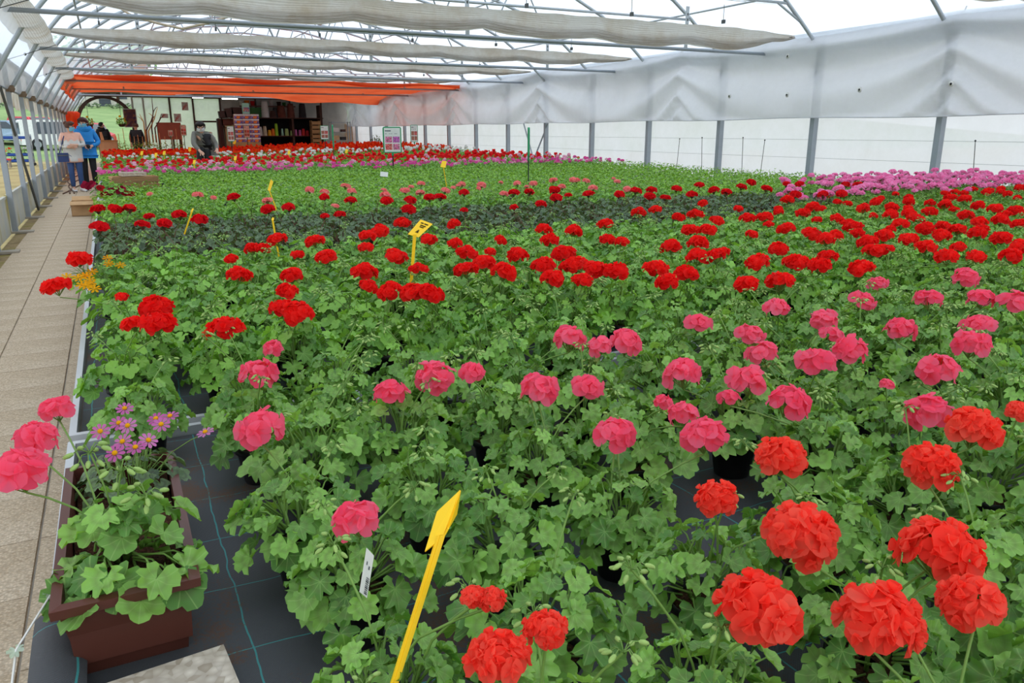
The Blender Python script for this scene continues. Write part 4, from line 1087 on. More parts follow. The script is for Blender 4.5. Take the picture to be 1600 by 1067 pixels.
band('scarlet_geranium', 'scarlet geranium in the far red band before the white flowers', 'scarlet geraniums in the far red band', spots(17.7, 21.3, .29),
     ['leaf_red', 'pot', 'scarlet', 'scarlet', 'scarlet', 'scarlet', 'whitepink'], 10, 5, [2, 1, 2, 1, 0], 'far red band of scarlet geraniums, rear rows', zs=zright)
band('white_geranium', 'white geranium in the far band between scarlet and orange flowers', 'white geraniums in the far band', spots(22.7, 25.8, .30),
     ['leaf_red', 'pot', 'whitep', 'whitep', 'scarlet'], 8, 3, [1, 0, 1, 2, 0, 1, 0], 'far band of white geraniums, rear rows', zs=zright)
band('orange_geranium', 'orange-red geranium in the farthest flower band', 'orange geraniums in the farthest band', spots(26.2, 33.0, .31),
     ['leaf_red', 'pot', 'orange', 'orange', 'scarlet', 'orange'], 8, 4, [2, 3, 1, 2], 'farthest band of orange-red geraniums, rear rows', zs=zright)
band('burgundy_plant', 'dark burgundy-leaved plant along the far end of the benches', 'burgundy plants at the far end', spots(34.6, 36.0, .34, x0=4.5),
     ['burgundy', 'pot', 'burgundy', 'burgundy'], 4, 2, [2], 'burgundy plants at the far end')
# staked young plants before the shop
stm = []
for i in range(3):
    g = bake(layout(800+i, 22, .12, .5, .03, .06, .1), LEAF_FAR, i); g.lathe([(.06, 0), (.08, .14), (0, .13)], 8, 1); g.tube([(0, 0, .1), (.01, .01, 1.0 - .1*i)], .012, 5, 2)
    stm.append(g.mesh('staked_plant', ['leaf_fresh', 'pot', 'bamboo']))
for x, y in [(at_z(q, 215, 1.0).x*0 + at_y(q, 215, Y).x, Y) for q, Y in ((186, 34.5), (194, 35.2), (203, 34.8), (209, 35.6), (216, 34.7), (222, 35.5), (228, 34.9), (233, 35.7), (239, 34.6), (245, 35.4), (250, 34.9), (258, 35.6), (268, 34.8), (276, 35.3), (284, 34.9), (180, 35.5))]:
    o = link('staked_plant', random.choice(stm), None, (x, y, BZ)); o.rotation_euler = (0, 0, random.uniform(0, 6)); o.scale = (1, 1, random.uniform(.85, 1.1))
    tag(o, 'young plant tied to a pale cane in the row before the shop', 'plant', 'staked plants before the shop')

# ------------------------------------------------------------------ cardboard, planter of petunias, slab, hoses
tl_ = at_z(169, 297, .60); root = empty('cardboard_tray', (0, 0, 0)); bpy.data.objects.remove(root)
for i in range(8):
    g = G(); W_, D_ = .62, .42
    g.box((0, 0, 0), (W_, D_, .006)); g.box((0, 0, 0), (W_, .012, .021)); g.box((0, D_-.012, 0), (W_, D_, .021)); g.box((0, 0, 0), (.012, D_, .021)); g.box((W_-.012, 0, 0), (W_, D_, .021))
    g.box((-.004, -.006, .016), (W_+.004, .016, .0225), 1)  # dark front strip stands in for the shaded gap above each tray
    o = obj('cardboard_tray', g, ['card', 'carddark'], loc=(.0 + .012*random.uniform(-1, 1), 12.72 + .02*random.uniform(-1, 1), BZ + .15 + .0235*i)); o.rotation_euler = (0, 0, .10 + random.uniform(-.03, .03))
    tag(o, f'flat cardboard tray in the stack on the green bed, {ORD[i+1]} from the bottom', 'tray', 'stack of cardboard trays')
g = G(); g.box((0, 0, -.148), (.6, .4, 0)); 
for q in range(3): g.box((-.005, -.005, -.13+.04*q), (.605, .405, -.115+.04*q))
o = obj('plastic_crate', g, 'pot', loc=(.02, 12.75, BZ+.15-.001)); o.rotation_euler = (0, 0, .1); tag(o, 'low black crate under the stack of cardboard trays', 'crate')
g = G(); g.box((0, 0, 0), (.34, .3, .05)); o = obj('grey_slab', g, 'slab2', loc=(.13, 12.83, BZ+.15+.0235*8+.002)); o.rotation_euler = (0, 0, .12); tag(o, 'grey slab weighing down the stack of cardboard trays', 'slab')
g = G()
for lo, hi in (((0, 0, 0), (.40, .3, .01)), ((0, 0, 0), (.40, .008, .25)), ((0, .292, 0), (.40, .3, .25)), ((0, 0, 0), (.008, .3, .25)), ((.392, 0, 0), (.40, .3, .25))): g.box(lo, hi)
cb = obj('cardboard_box', g, 'card', loc=(-.69, 15.35, .01)); cb.rotation_euler = (0, 0, -.05); tag(cb, 'open brown cardboard box standing on the path beside the benches', 'box')
g = G(); g.quad3([(0, 0, .25), (.4, 0, .25), (.4, -.12, .20), (0, -.12, .20)], .006); obj('flap', g, 'card', cb)
g = G(); g.quad3([(0, .3, .25), (.4, .3, .25), (.4, .42, .31), (0, .42, .31)], .006); obj('flap', g, 'card', cb)
pt = empty('petunia_planter', (.0, 10.9, BZ), 'pale planter of burgundy and dark red petunias on the bench edge', 'planter')
g = G(); g.lathe([(0, 0), (.13, 0), (.17, .15), (.185, .15), (.185, .17), (.16, .17), (.15, .13), (0, .13)], 20); obj('pot', g, 'white_plastic', pt, smooth=True)
Lp = layout(331, 80, .26, .26, .02, .04, .12); fol = bake(Lp, LEAF_LO, 6); fol.put(stems_g(Lp, .14, 3, 3), m=1); obj('foliage', fol, ['leaf_red', 'stem'], pt, smooth=True)['kind'] = 'stuff'
M['darkred'] = petal_material('dark_red_petunia', srgb(140, 14, 24), srgb(190, 26, 30), srgb(40, 6, 12))
pm_ = [floret_g(.045, 5, 70+i).mesh('flower', [('darkred', 'burgundy')[i]]) for i in range(2)]
for (x, y, k) in ((157, 294, 0), (160, 303, 0), (172, 300, 1), (176, 297, 1), (186, 298, 1), (190, 296, 1), (170, 307, 1), (205, 304, 0), (138, 291, 1), (132, 289, 1), (143, 288, 1), (196, 303, 0)):
    p = at_y(x, y, 10.75) - Vector(pt.location); stalk(pt, (p.x*.3, p.y*.3, .2), p, .002); link('flower', pm_[k], pt, p, frame_for((random.uniform(-.3, .3), -.8, .6), (0, 0, 1)).to_quaternion(), 1.1)
for i, off in enumerate((0, .12, .23)):
    g = G(); g.tube([(-1.06 + off + .12*math.sin(t*.8+i*2), 21.0 + t*1.0, .02) for t in np.linspace(0, 9, 50)], .016, 6)
    tag(obj('water_hose', g, 'hose', smooth=True), 'dark rubber hose lying along the foot of the wall, ' + ('closest to the wall' if i == 0 else 'middle one' if i == 1 else 'farthest from the wall'), 'hose', 'hoses on the path')
crx = at_y(156, 240, 33.6); crx2 = at_y(186, 240, 33.6)
ct = empty('cardboard_carton', (crx.x, 33.4, BZ), 'big brown carton at the end of the walkway before the arch', 'box'); W_ = crx2.x-crx.x; 
g = G()
for lo, hi in (((0, 0, 0), (W_, .6, .02)), ((0, 0, 0), (W_, .015, .62)), ((0, .585, 0), (W_, .6, .62)), ((0, 0, 0), (.015, .6, .62)), ((W_-.015, 0, 0), (W_, .6, .62))): g.box(lo, hi)
obj('carton_wall', g, 'card', ct); g = G(); g.box((-.02, -.02, .60), (W_+.02, .0, .66)); obj('rim', g, 'woodlight', ct)
g = G(); g.quad3([(.1, .0, .6), (.22, .0, .6), (.16, .05, .95), (.08, .05, .95)], .012); obj('flap', g, 'card', ct)
# thin wire stakes by the side wall
for i, (x, yt, x2, yb) in enumerate(((1161, 215, 1161, 252), (1195, 219, 1186, 250), (1524, 220, 1526, 272), (1097, 215, 1099, 245), (1062, 217, 1055, 243))):
    a = at_x(x2, yb+14, 11.3); b_ = at_x(x, yt, 11.3); st = empty('wire_stake', (11.3, a.y, 0), 'thin wire stake with a small tip by the side wall, ' + ORD[(4, 5, 6, 2, 1)[i] if i != 2 else 5].replace('zeroth', 'first') + ' from the far end', 'stake', 'wire stakes by the side wall')
    st['label'] = 'thin wire stake by the side wall, ' + {0: 'straight one, third from the far end', 1: 'leaning one, fourth from the far end', 2: 'the one nearest to the camera', 3: 'second from the far end', 4: 'first from the far end'}[i]
    g = G(); g.tube([(0, 0, .0), (0, b_.y-a.y, b_.z)], .006, 5); obj('rod', g, 'wire', st); g = G(); g.ball((0, b_.y-a.y, b_.z), .014); obj('tip', g, 'sign_black', st)

# ------------------------------------------------------------------ signs
def sign(x, y, rot, w_, h_, ztop, label, photos=('photo_pink', 'photo_magenta', 'photo_red', 'photo_pink'), zb=BZ):
    r = empty('plant_sign', (x, y, zb), label, 'sign', 'green framed plant signs', rz=rot); zt = ztop - zb; zl = zt - h_
    g = G(); rr = .035
    out = []; inn = []
    for cx, cz, a0 in ((w_/2-rr, zt-rr, 0), (-w_/2+rr, zt-rr, PI/2), (-w_/2+rr, zl+rr, PI), (w_/2-rr, zl+rr, 1.5*PI)):
        for t in np.linspace(a0, a0+PI/2, 5): out.append((cx+rr*math.cos(t), cz+rr*math.sin(t)))
    n = len(out); V = [(a, -.012, b) for a, b in out] + [(a, .012, b) for a, b in out]
    Fc = [(0, i, i+1) for i in range(1, n-1)] + [(n, n+i+1, n+i) for i in range(1, n-1)]
    for i in range(n): j = (i+1) % n; Fc += [(i, i+n, j), (j, i+n, j+n)]
    g.add(V, Fc); g.box((-.02, -.012, zl-.05), (.02, .012, zl)); obj('frame', g, 'green_frame', r)
    g = G(); bd = w_*.06; g.box((-w_/2+bd, -.015, zl+bd), (w_/2-bd, -.0125, zt-bd)); sh = obj('sheet', g, 'white_plastic', r)
    wi = w_-2*bd; hi_ = h_-2*bd; x0 = -wi/2; z1 = zt-bd
    g = G(); g.box((x0+wi*.05, -.0165, z1-hi_*.14), (x0+wi*.42, -.0152, z1-hi_*.105))
    for a, b in ((.06, .16), (.3, .38), (.42, .5), (.62, .8)): g.box((x0+wi*a, -.0165, z1-hi_*.25), (x0+wi*b, -.0152, z1-hi_*.235))
    obj('printed_line', g, 'inkgrey', sh)
    for i, (u, v) in enumerate(((.06, .36), (.53, .36), (.06, .66), (.53, .66))):
        g = G(); g.box((x0+wi*u, -.0165, z1-hi_*(v+.25)), (x0+wi*(u+.42), -.0152, z1-hi_*v)); obj('photo', g, photos[i], sh)
    g = G(); g.box((-.012, -.008, 0), (.012, .008, zl-.04)); obj('pole', g, 'sign_black', r)
    return r
p = at_y(612, 198, 15.6); sign(p.x, 15.6, -.1, .38, .52, p.z, 'large green framed sign with four flower photos at the back of green bed')
for (x, yt, Y, h_, lb) in ((519, 195, 18.0, .5, 'green sign seen edge-on, behind the green bed nearer the walkway'), (826, 199, 10.3, .42, 'green sign seen edge-on, rising from the middle of the green bed')):
    p = at_y(x, yt, Y); sign(p.x, Y, math.atan2(p.y, p.x) + .03, .34, h_, p.z, lb)
for (xa, xb_, yt, yb, Y, lb) in ((500, 514, 196, 218, 27.0, 'green framed sign standing in front of the wooden crates'), (641, 653, 195, 222, 26.5, 'narrow green framed sign near the side wall posts'), (354, 367, 197, 221, 27.5, 'green framed sign standing before the big brown cartons'),
                                 (380, 391, 196, 215, 33.2, 'green framed sign in front of the stack of printed boxes'), (281, 292, 195, 212, 33.0, 'green framed sign beside the bending woman, above the staked plants'),
                                 (262, 271, 203, 213, 34.0, 'small low sign in front of the red covered table'), (322, 332, 206, 214, 33.6, 'small low sign with dark square beside the bending woman')):
    a = at_y(xa, yt, Y); b = at_y(xb_, yb, Y); sign((a.x+b.x)/2, Y, -.12, b.x-a.x, a.z-b.z, a.z, lb, ('photo_brown', 'photo_red', 'photo_brown', 'photo_brown'))
g = G(); g.box((-.06, -.004, 0), (.06, .004, .08)); wp = at_z(600, 276, .74); o = obj('white_card', g, 'white_plastic', loc=tuple(wp)); o.rotation_euler = (-.5, .1, -.3); tag(o, 'small white card stuck among the bright green plants', 'card')

# ------------------------------------------------------------------ people
def skin_mesh(name, pts, edges, mats, parent, sub=2, mat_fn=None):
    me = bpy.data.meshes.new(name); me.from_pydata([p[:3] for p in pts], edges, [])
    o = bpy.data.objects.new(name, me); COL.objects.link(o); md = o.modifiers.new('skin', 'SKIN'); md.use_smooth_shade = True
    if not me.skin_vertices: 
        bm = bmesh.new(); bm.from_mesh(me); bm.verts.layers.skin.verify(); bm.to_mesh(me); bm.free()
    for i, p in enumerate(pts):
        v = me.skin_vertices[0].data[i]; rr = p[3] if isinstance(p[3], tuple) else (p[3], p[3]); v.radius = rr; v.use_root = (i == 0)
    ss = o.modifiers.new('s', 'SUBSURF'); ss.levels = sub; ss.render_levels = sub
    dg = bpy.context.evaluated_depsgraph_get(); nm = bpy.data.meshes.new_from_object(o.evaluated_get(dg)); bpy.data.objects.remove(o)
    for q in mats: nm.materials.append(M[q])
    if mat_fn: nm.polygons.foreach_set('material_index', [mat_fn(p.center) for p in nm.polygons])
    nm.polygons.foreach_set('use_smooth', [True]*len(nm.polygons))
    return link(name, nm, parent)
def person(loc, rz, label, P, top, trousers, shoes, hair, mask=None, hair_long=0., bun=False, top_len=.84, sc=1.0, top_fn=None, top_mats=None, hood=False, glove=None):
    r = empty('person', loc, label, 'person', rz=rz); r.scale = (sc,)*3
    hip, chest, neck, head = [Vector(P[k]) for k in ('hip', 'chest', 'neck', 'head')]
    V = [(*hip, .085), (*hip.lerp(chest, .5), .085), (*chest, .095), (*neck, .05), (*(neck.lerp(head, .55)), .06), (*head, .088), (*(head + (head-neck).normalized()*.07), .075)]
    E = [(0, 1), (1, 2), (2, 3), (3, 4), (4, 5), (5, 6)]
    TV = [(*hip, (.215, .155)), (*hip.lerp(chest, .5), (.185, .14)), (*chest, (.185, .14)), (*neck.lerp(chest, .25), .075)]; TE = [(0, 1), (1, 2), (2, 3)]
    hem = hip + Vector((0, 0, top_len - .90)); TV.append((*hem, (.245, .175))); TE.append((0, 4))
    for s in ('R', 'L'):
        sh, el, wr_, hd = [Vector(P[s+k]) for k in ('sh', 'el', 'wr', 'hd')]
        i = len(V); V += [(*sh, .058), (*el, .045), (*wr_, .03), (*hd, .036)]; E += [(2, i), (i, i+1), (i+1, i+2), (i+2, i+3)]
        dirv = (hd-wr_).normalized(); side = dirv.cross(Vector((0, 1, 0)));  side = side.normalized() if side.length > .1 else Vector((1, 0, 0))
        for q in range(5):
            off = (q-2)*.016; b = hd + side*off + dirv*(.02 if q else -.01); L_ = (.05, .075, .082, .076, .06)[q]
            tip = b + dirv*L_*.7 + side*(-.03 if q == 0 else 0) + Vector((0, 0, -.018)); j = len(V); V += [(*b, .011), (*b.lerp(tip, .55), .0095), (*tip, .008)]; E += [(i+3, j), (j, j+1), (j+1, j+2)]
        k = len(TV); TV += [(*sh, .076), (*el, .062), (*wr_.lerp(el, .12), .048)]; TE += [(2, k), (k, k+1), (k+1, k+2)]
    LV = [(*(hip + Vector((0, 0, .04))), (.14, .12))]; LE = []
    for s in ('R', 'L'):
        hp, kn, an, to = [Vector(P[s+k]) for k in ('hp', 'kn', 'an', 'to')]
        i = len(V); V += [(*hp, .06), (*kn, .045), (*an, .034), (*to, .028)]; E += [(0, i), (i, i+1), (i+1, i+2), (i+2, i+3)]
        k = len(LV); LV += [(*hp, .098), (*kn, .07), (*(an + Vector((0, 0, .02))), .055)]; LE += [(0, k), (k, k+1), (k+1, k+2)]
        g = G(); d = (to-an); d.z = 0; d.normalize(); sd = Vector((-d.y, d.x, 0)); a = an.copy(); a.z = .0
        for t, wd, hh in ((-.07, .034, .07), (.0, .042, .10), (.09, .046, .065), (.17, .04, .045), (.205, .018, .03)):
            pass
        prof = [(-.08, .022, .06), (-.05, .036, .095), (.02, .042, .10), (.10, .047, .06), (.17, .04, .045), (.2, .015, .03)]
        ring = []
        for t, wd, hh in prof:
            c = a + d*t; ring.append([tuple(c + sd*wd*math.cos(q) + Vector((0, 0, max(.0, hh*(.5+.55*math.sin(q)))))) for q in np.linspace(0, 2*PI, 9)])
        g.grid(np.array(ring)[:, ::-1]); obj('shoe', g, shoes, r, smooth=True)
    skin_mesh('body', V, E, ['skin'], r)
    skin_mesh('trousers', LV, LE, [trousers], r)
    tm = top_mats or [top]; skin_mesh('top', TV, TE, tm, r, mat_fn=top_fn)
    f = Vector(P['face']).normalized(); upv = (head-neck).normalized(); sv = f.cross(upv).normalized(); hc = head + upv*.035
    g = G(); Vh = []
    n, kx = 16, 10
    for i in range(kx+1):
        for j in range(n):
            ps = PI*i/kx; t = 2*PI*j/n; d = upv*math.cos(ps) + (f*math.cos(t) + sv*math.sin(t))*math.sin(ps); fr = d.dot(f); rad = .118 + random.uniform(-.004, .006)
            if fr > .38 and d.dot(upv) < .55: rad = .06
            if d.dot(upv) < -.35 and not hair_long: rad = .07
            if hair_long and d.dot(upv) < -.2 and fr < .2: rad = .118 + hair_long*.6
            Vh.append(tuple(hc + d*rad))
    Fh = []
    for i in range(kx):
        for j in range(n): a0, a1 = i*n+j, i*n+(j+1) % n; Fh += [(a0, a0+n, a1), (a1, a0+n, a1+n)]
    g.add(Vh, Fh)
    if bun: g.ball(tuple(hc - f*.10 + upv*.06), .055, 10, 7)
    obj('hair', g, hair, r, smooth=True)
    g = G()
    for s in (-1, 1): g.ball(tuple(head + f*.082 + sv*.034*s + upv*.03), .012, 7, 5)
    obj('eyes', g, 'hair_dark', r, smooth=True)
    g = G(); g.ball(tuple(head + f*.094 + upv*.0), .016, 7, 5, 0, (1, 1, 1.4)); 
    for s in (-1, 1): g.ball(tuple(head + sv*.092*s + upv*.005), .022, 7, 5, 0, (.6, 1, 1.3))
    obj('nose_and_ears', g, 'skin', r, smooth=True)
    if mask:
        ring = []
        for z in np.linspace(-.075, .018, 6):
            ring.append([tuple(head + upv*z + (f*math.cos(t)*(.107 - .25*abs(z+.02)) + sv*math.sin(t)*.096)) for t in np.linspace(-1.25, 1.25, 11)])
        g = G(); g.grid(ring); obj('face_mask', g, mask, r, smooth=True)
        g = G()
        for s in (-1, 1): g.tube([tuple(head + (f*.32 + sv*s*.95)*.098 + upv*z) for z in (.01, -.05)] , .004, 4); g.tube([tuple(head + (f*.32 + sv*s*.95)*.098), tuple(head + sv*s*.105 + upv*.01)], .003, 4)
        obj('mask_loop', g, 'mask_white', r)
    if hood:
        g = G(); ring = [[tuple(neck + (f*math.cos(t)*.10 + sv*math.sin(t)*.12)*q - f*.03 + upv*z) for t in np.linspace(0, 2*PI, 15)] for q, z in ((1.25, -.06), (1.4, .0), (1.2, .05), (.95, .03))]
        g.grid(np.array(ring)[:, ::-1]); obj('hood', g, top, r, smooth=True)
    if glove:
        g = G()
        for s in ('R', 'L'):
            hd = Vector(P[s+'hd']); g.ball(tuple(hd), .055, 8, 6, 0, (1, .8, .9))
        obj('gloves', g, glove, r, smooth=True)
    return r
stand = dict(hip=(0, 0, .92), chest=(0, 0, 1.24), neck=(0, -.005, 1.40), head=(0, -.02, 1.50), face=(0, -1, 0),
             Rhp=(-.085, 0, .84), Rkn=(-.09, -.015, .47), Ran=(-.09, .01, .08), Rto=(-.11, -.12, .03), Lhp=(.085, 0, .84), Lkn=(.09, -.015, .47), Lan=(.09, .01, .08), Lto=(.11, -.12, .03),
             Rsh=(-.175, 0, 1.33), Rel=(-.24, .02, 1.06), Rwr=(-.23, -.05, .84), Rhd=(-.225, -.07, .76), Lsh=(.175, 0, 1.33), Lel=(.24, .02, 1.06), Lwr=(.23, -.05, .84), Lhd=(.225, -.07, .76))
A = dict(stand); A.update(face=(.85, -.5, -.05), Rel=(-.25, -.02, 1.08), Rwr=(-.06, -.2, 1.05), Rhd=(.03, -.22, 1.06), Lel=(.25, -.04, 1.09), Lwr=(.08, -.2, 1.10), Lhd=(-.02, -.24, 1.09), Rto=(-.06, -.14, .03), Lto=(.14, -.1, .03), head=(.01, -.02, 1.50))
def card_fn(c):
    z = c[2]
    if abs(c[0]) > .19 or c[1] < -.14: return 0 if z > 1.2 else 1
    return 0 if (z > 1.2 or z < .80) else 1
pa = person((-.76, 21.75, .012), .05, 'woman in pink and grey cardigan and jeans with folded arms on the path', A, 'cardigan_pink', 'jeans', 'shoe_white', 'hair_brown', 'mask_blue', bun=True, top_len=.66, top_fn=card_fn, top_mats=['cardigan_pink', 'cardigan_grey'])
g = G(); g.box((-.41, -.12, .82), (-.18, -.02, 1.03)); hb = empty('handbag', (-.68, 21.72, -.10), 'navy blue handbag hanging at the cardigan woman\'s elbow', 'bag'); bag = obj('bag_body', g, 'navy_bag', hb)
g = G(); g.tube([(-.37, -.07, 1.02), (-.30, -.09, 1.18), (-.22, -.07, 1.42), (-.19, .0, 1.42), (-.20, .03, 1.1), (-.22, -.03, 1.02)], .012, 6); obj('strap', g, 'navy_bag', hb, smooth=True)
g = G(); g.box((-.405, -.127, .96), (-.185, -.119, .985)); obj('zip', g, 'wire', hb)
B = dict(stand); B.update(face=(-.35, -.95, -.1), Rel=(-.23, -.04, 1.08), Rwr=(-.02, -.22, 1.02), Rhd=(.04, -.24, 1.0), Lel=(.27, -.02, 1.08), Lwr=(.10, -.21, 1.0), Lhd=(.04, -.25, 1.0))
person((-.47, 22.15, .012), .0, 'woman in bright blue jacket and black trousers wearing a face mask', B, 'blue_jacket', 'black_cloth', 'black_cloth', 'hair_auburn', 'mask_blue', top_len=.78, sc=1.06, hood=True, glove='black_cloth', hair_long=.02)
Cc = dict(stand); Cc.update(hip=(.12, .12, .93), chest=(.02, -.02, 1.17), neck=(-.02, -.10, 1.31), head=(-.03, -.16, 1.40), face=(.0, -.9, -.42),
           Rsh=(-.18, -.05, 1.25), Rel=(-.22, -.18, 1.02), Rwr=(-.11, -.34, .86), Rhd=(-.08, -.40, .82), Lsh=(.20, -.02, 1.22), Lel=(.30, -.05, .98), Lwr=(.28, -.25, .88), Lhd=(.27, -.31, .85))
pc_ = at_y(315, 205, 22.05)
person((pc_.x, 22.1, 0), 0, 'dark-haired woman in grey cardigan and white mask bending over the flowers', Cc, 'grey_knit', 'black_cloth', 'black_cloth', 'hair_dark', 'mask_white', sc=1.09, hair_long=.01,
       top_fn=lambda c: 1 if (abs(c[0]-.1) < .09 and c[1] < -.08 and c[2] < 1.25) else 0, top_mats=['grey_knit', 'black_cloth'])
Dd = dict(stand); Dd.update(face=(1, -.1, -.1))
pd_ = at_y(160, 205, 39.6)
person((pd_.x, 39.6, 0), 0, 'man in black hooded top standing in the archway facing sideways', Dd, 'black_cloth', 'black_cloth', 'black_cloth', 'hair_dark', sc=1.1, hood=True)
pe_ = at_y(212, 205, 39.2); Ee = dict(stand); Ee.update(face=(.2, 1, -.1))
person((pe_.x, 38.6, 0), 0, 'person in dark clothes with back turned beside the dim poster', Ee, 'black_cloth', 'black_cloth', 'black_cloth', 'hair_brown', sc=1.08, top_len=.7)

# ------------------------------------------------------------------ the shop end
def pan(name, x0, y0, x1, y1, Y, mat, label, cat, d=.02, group=None):
    a, b = at_y(x0, y1, Y), at_y(x1, y0, Y); g = G(); g.box((0, 0, 0), (b.x-a.x, d, b.z-a.z)); return tag(obj(name, g, mat, loc=tuple(a)), label, cat, group)
def framed(o, mat='wood', f=.03):
    d = o.dimensions; g = G(); w_, h_ = o.data.vertices[0].co, None
    xs = [v.co.x for v in o.data.vertices]; zs = [v.co.z for v in o.data.vertices]; X, Z = max(xs), max(zs)
    for lo, hi in (((-f, -.01, -f), (X+f, .02, 0)), ((-f, -.01, Z), (X+f, .02, Z+f)), ((-f, -.01, 0), (0, .02, Z)), ((X, -.01, 0), (X+f, .02, Z))): g.box(lo, hi)
    obj('border', g, mat, o)
framed(pan('poster', 196, 171, 211, 198, 41.7, 'poster', 'dim purple flower poster on the white end panel', 'poster'), 'white_plastic')
for i, (x0, y0, x1, y1, lb) in enumerate(((253, 178, 262, 184, 'the small wide one'), (273, 178, 282, 190, 'the tall one'), (285, 160, 293, 172, 'the high one beside the post'))):
    framed(pan('notice', x0, y0, x1, y1, 41.8, 'notice', 'red and white paper notice on the end wall, ' + lb, 'notice', group='paper notices on the end wall'), 'white_plastic', .01)
# table with red cover
a = at_y(247, 215, 40); b = at_y(281, 192, 40); tb = empty('table', (a.x, 39.6, 0), 'long table under a brick red cloth beside the end wall', 'table'); W_ = b.x-a.x; zt_ = b.z
g = G(); g.box((0, 0, zt_-.05), (W_, .8, zt_)); obj('table_top', g, 'wood', tb)
for x, y in ((.05, .05), (W_-.05, .05), (.05, .75), (W_-.05, .75)): g = G(); g.box((x-.03, y-.03, 0), (x+.03, y+.03, zt_-.05)); obj('leg', g, 'wood', tb)
P = np.array([[(X, -.02 - .04*abs(math.sin(X*7)) * q, zt_ + .01 - q*.75) for q in np.linspace(0, 1, 6)] for X in np.linspace(0, W_, 40)]); P0 = np.array([[(X, Y, zt_+.012) for Y in (.8, .4, -.02)] for X in np.linspace(0, W_, 40)])
g = G(); g.grid(P); g.grid(P0); o = obj('table_cloth', g, 'table_red', loc=(a.x, 39.6, 0), smooth=True); tag(o, 'brick red cloth hanging over the long table front', 'cloth')
# dry branches and slatted twigs
for i, (x0, y0, x1, y1) in enumerate(((228, 205, 240, 175), (232, 205, 246, 168), (242, 200, 252, 178), (226, 205, 218, 178), (237, 200, 237, 152))):
    a = at_y(x0, y0, 37.5); b = at_y(x1, y1, 37.5); g = G(); m_ = a.lerp(b, .5) + Vector((.06, 0, .03)); g.tube([a - Vector((0, 0, .6)), a, m_, b], [.035, .03, .025, .012], 6); c = m_ + Vector((.2*(-1)**i, .05, .22)); g.tube([m_, m_.lerp(c, .6) + Vector((0, 0, .04)), c], [.02, .014, .008], 5)
    tag(obj('dry_branch', g, 'bamboo' if i % 2 else 'wood', smooth=True), 'bare dry branch standing among the staked plants, ' + ['the short thick one', 'the long leaning one', 'the one by the table', 'the one by the dark person', 'the tallest upright one'][i], 'branch', 'dry branches before the end wall')
# brown shelving with flower pots
sx0, sx1 = at_y(397, 200, 41).x, at_y(507, 200, 40.6).x; zb_, zm_, zt2 = at_y(440, 212, 41).z, at_y(440, 184, 41).z, at_y(440, 166, 41).z
sh = empty('pot_shelf', (0, 40.7, 0), 'dark brown two-bay shelving full of flower pots at the end wall', 'shelf')
for x in (sx0, (sx0+sx1)/2+.15, sx1-.12):
    g = G(); g.box((x-.05, 0, 0), (x+.05, .7, zm_ + (.62 if x > sx1-.2 else .0))); obj('upright', g, 'wood', sh)
for z in (.25, zb_, zm_):
    g = G(); g.box((sx0, 0, z-.04), (sx1, .7, z)); obj('shelf_board', g, 'wood', sh)
g = G(); g.box((sx0, .68, 0), (sx1, .71, zm_)); obj('back_panel', g, 'dark', sh)
zt3 = at_y(440, 165.5, 41).z
g = G(); g.box((at_y(376, 166, 41).x, .35, zt3-.05), (at_y(462, 166, 41).x, .75, zt3)); obj('upper_board', g, 'pot_brown', sh)
def shelf_pot(x, w_px, y_top, y_bot, mat, label, cat='flower pot', Y=40.95, inv=True, group='flower pots on the brown shelving', nested=True, zb=None):
    a = at_y(x, y_bot, Y); t = at_y(x, y_top, Y); hw = w_px/2*Y/1390*1.02; h_ = t.z-a.z; g = G()
    if zb is not None: h_ = t.z - zb
    if inv: g.lathe([(hw, 0), (hw*1.03, .02), (hw*.98, .03), (hw*.80, h_*.82), (hw*.66, h_), (0, h_)], 14)
    else: g.lathe([(0, 0), (hw*.74, 0), (hw*.92, h_*.88), (hw, h_*.88), (hw, h_), (hw*.9, h_), (hw*.85, h_*.9), (0, h_*.85)], 14)
    o = obj('flower_pot', g, mat, loc=(a.x, Y, zb if zb is not None else a.z), smooth=True); tag(o, label, cat, group)
    if nested:
        g = G(); 
        for q in (.3, .5): g.lathe([(hw*(1-.2*q)*1.0, h_*q), (hw*(1-.2*q)*1.06, h_*q+.01), (hw*(1-.2*q)*.98, h_*q+.03)], 14)
        obj('rim', g, mat, o, smooth=True)
for q in ((473, 13, 162, 184, 'pot_black', 'tall stack of black pots upside down on the shelf top'), (455, 13, 162, 184, 'pot_brown', 'tall stack of brown pots, middle of the shelf top'), (440, 15, 165, 184, 'pot_brown', 'broad stack of brown pots beside the dark low stack'),
          (427, 12, 173, 184, 'pot_dkbrown', 'low stack of dark brown pots on the shelf top'), (415, 13, 158, 184, 'pot_white', 'stack of white pots on the shelf top'), (430, 9, 168, 176, 'pot_black', 'dark pot behind the low brown stack')): shelf_pot(*q, zb=zm_)
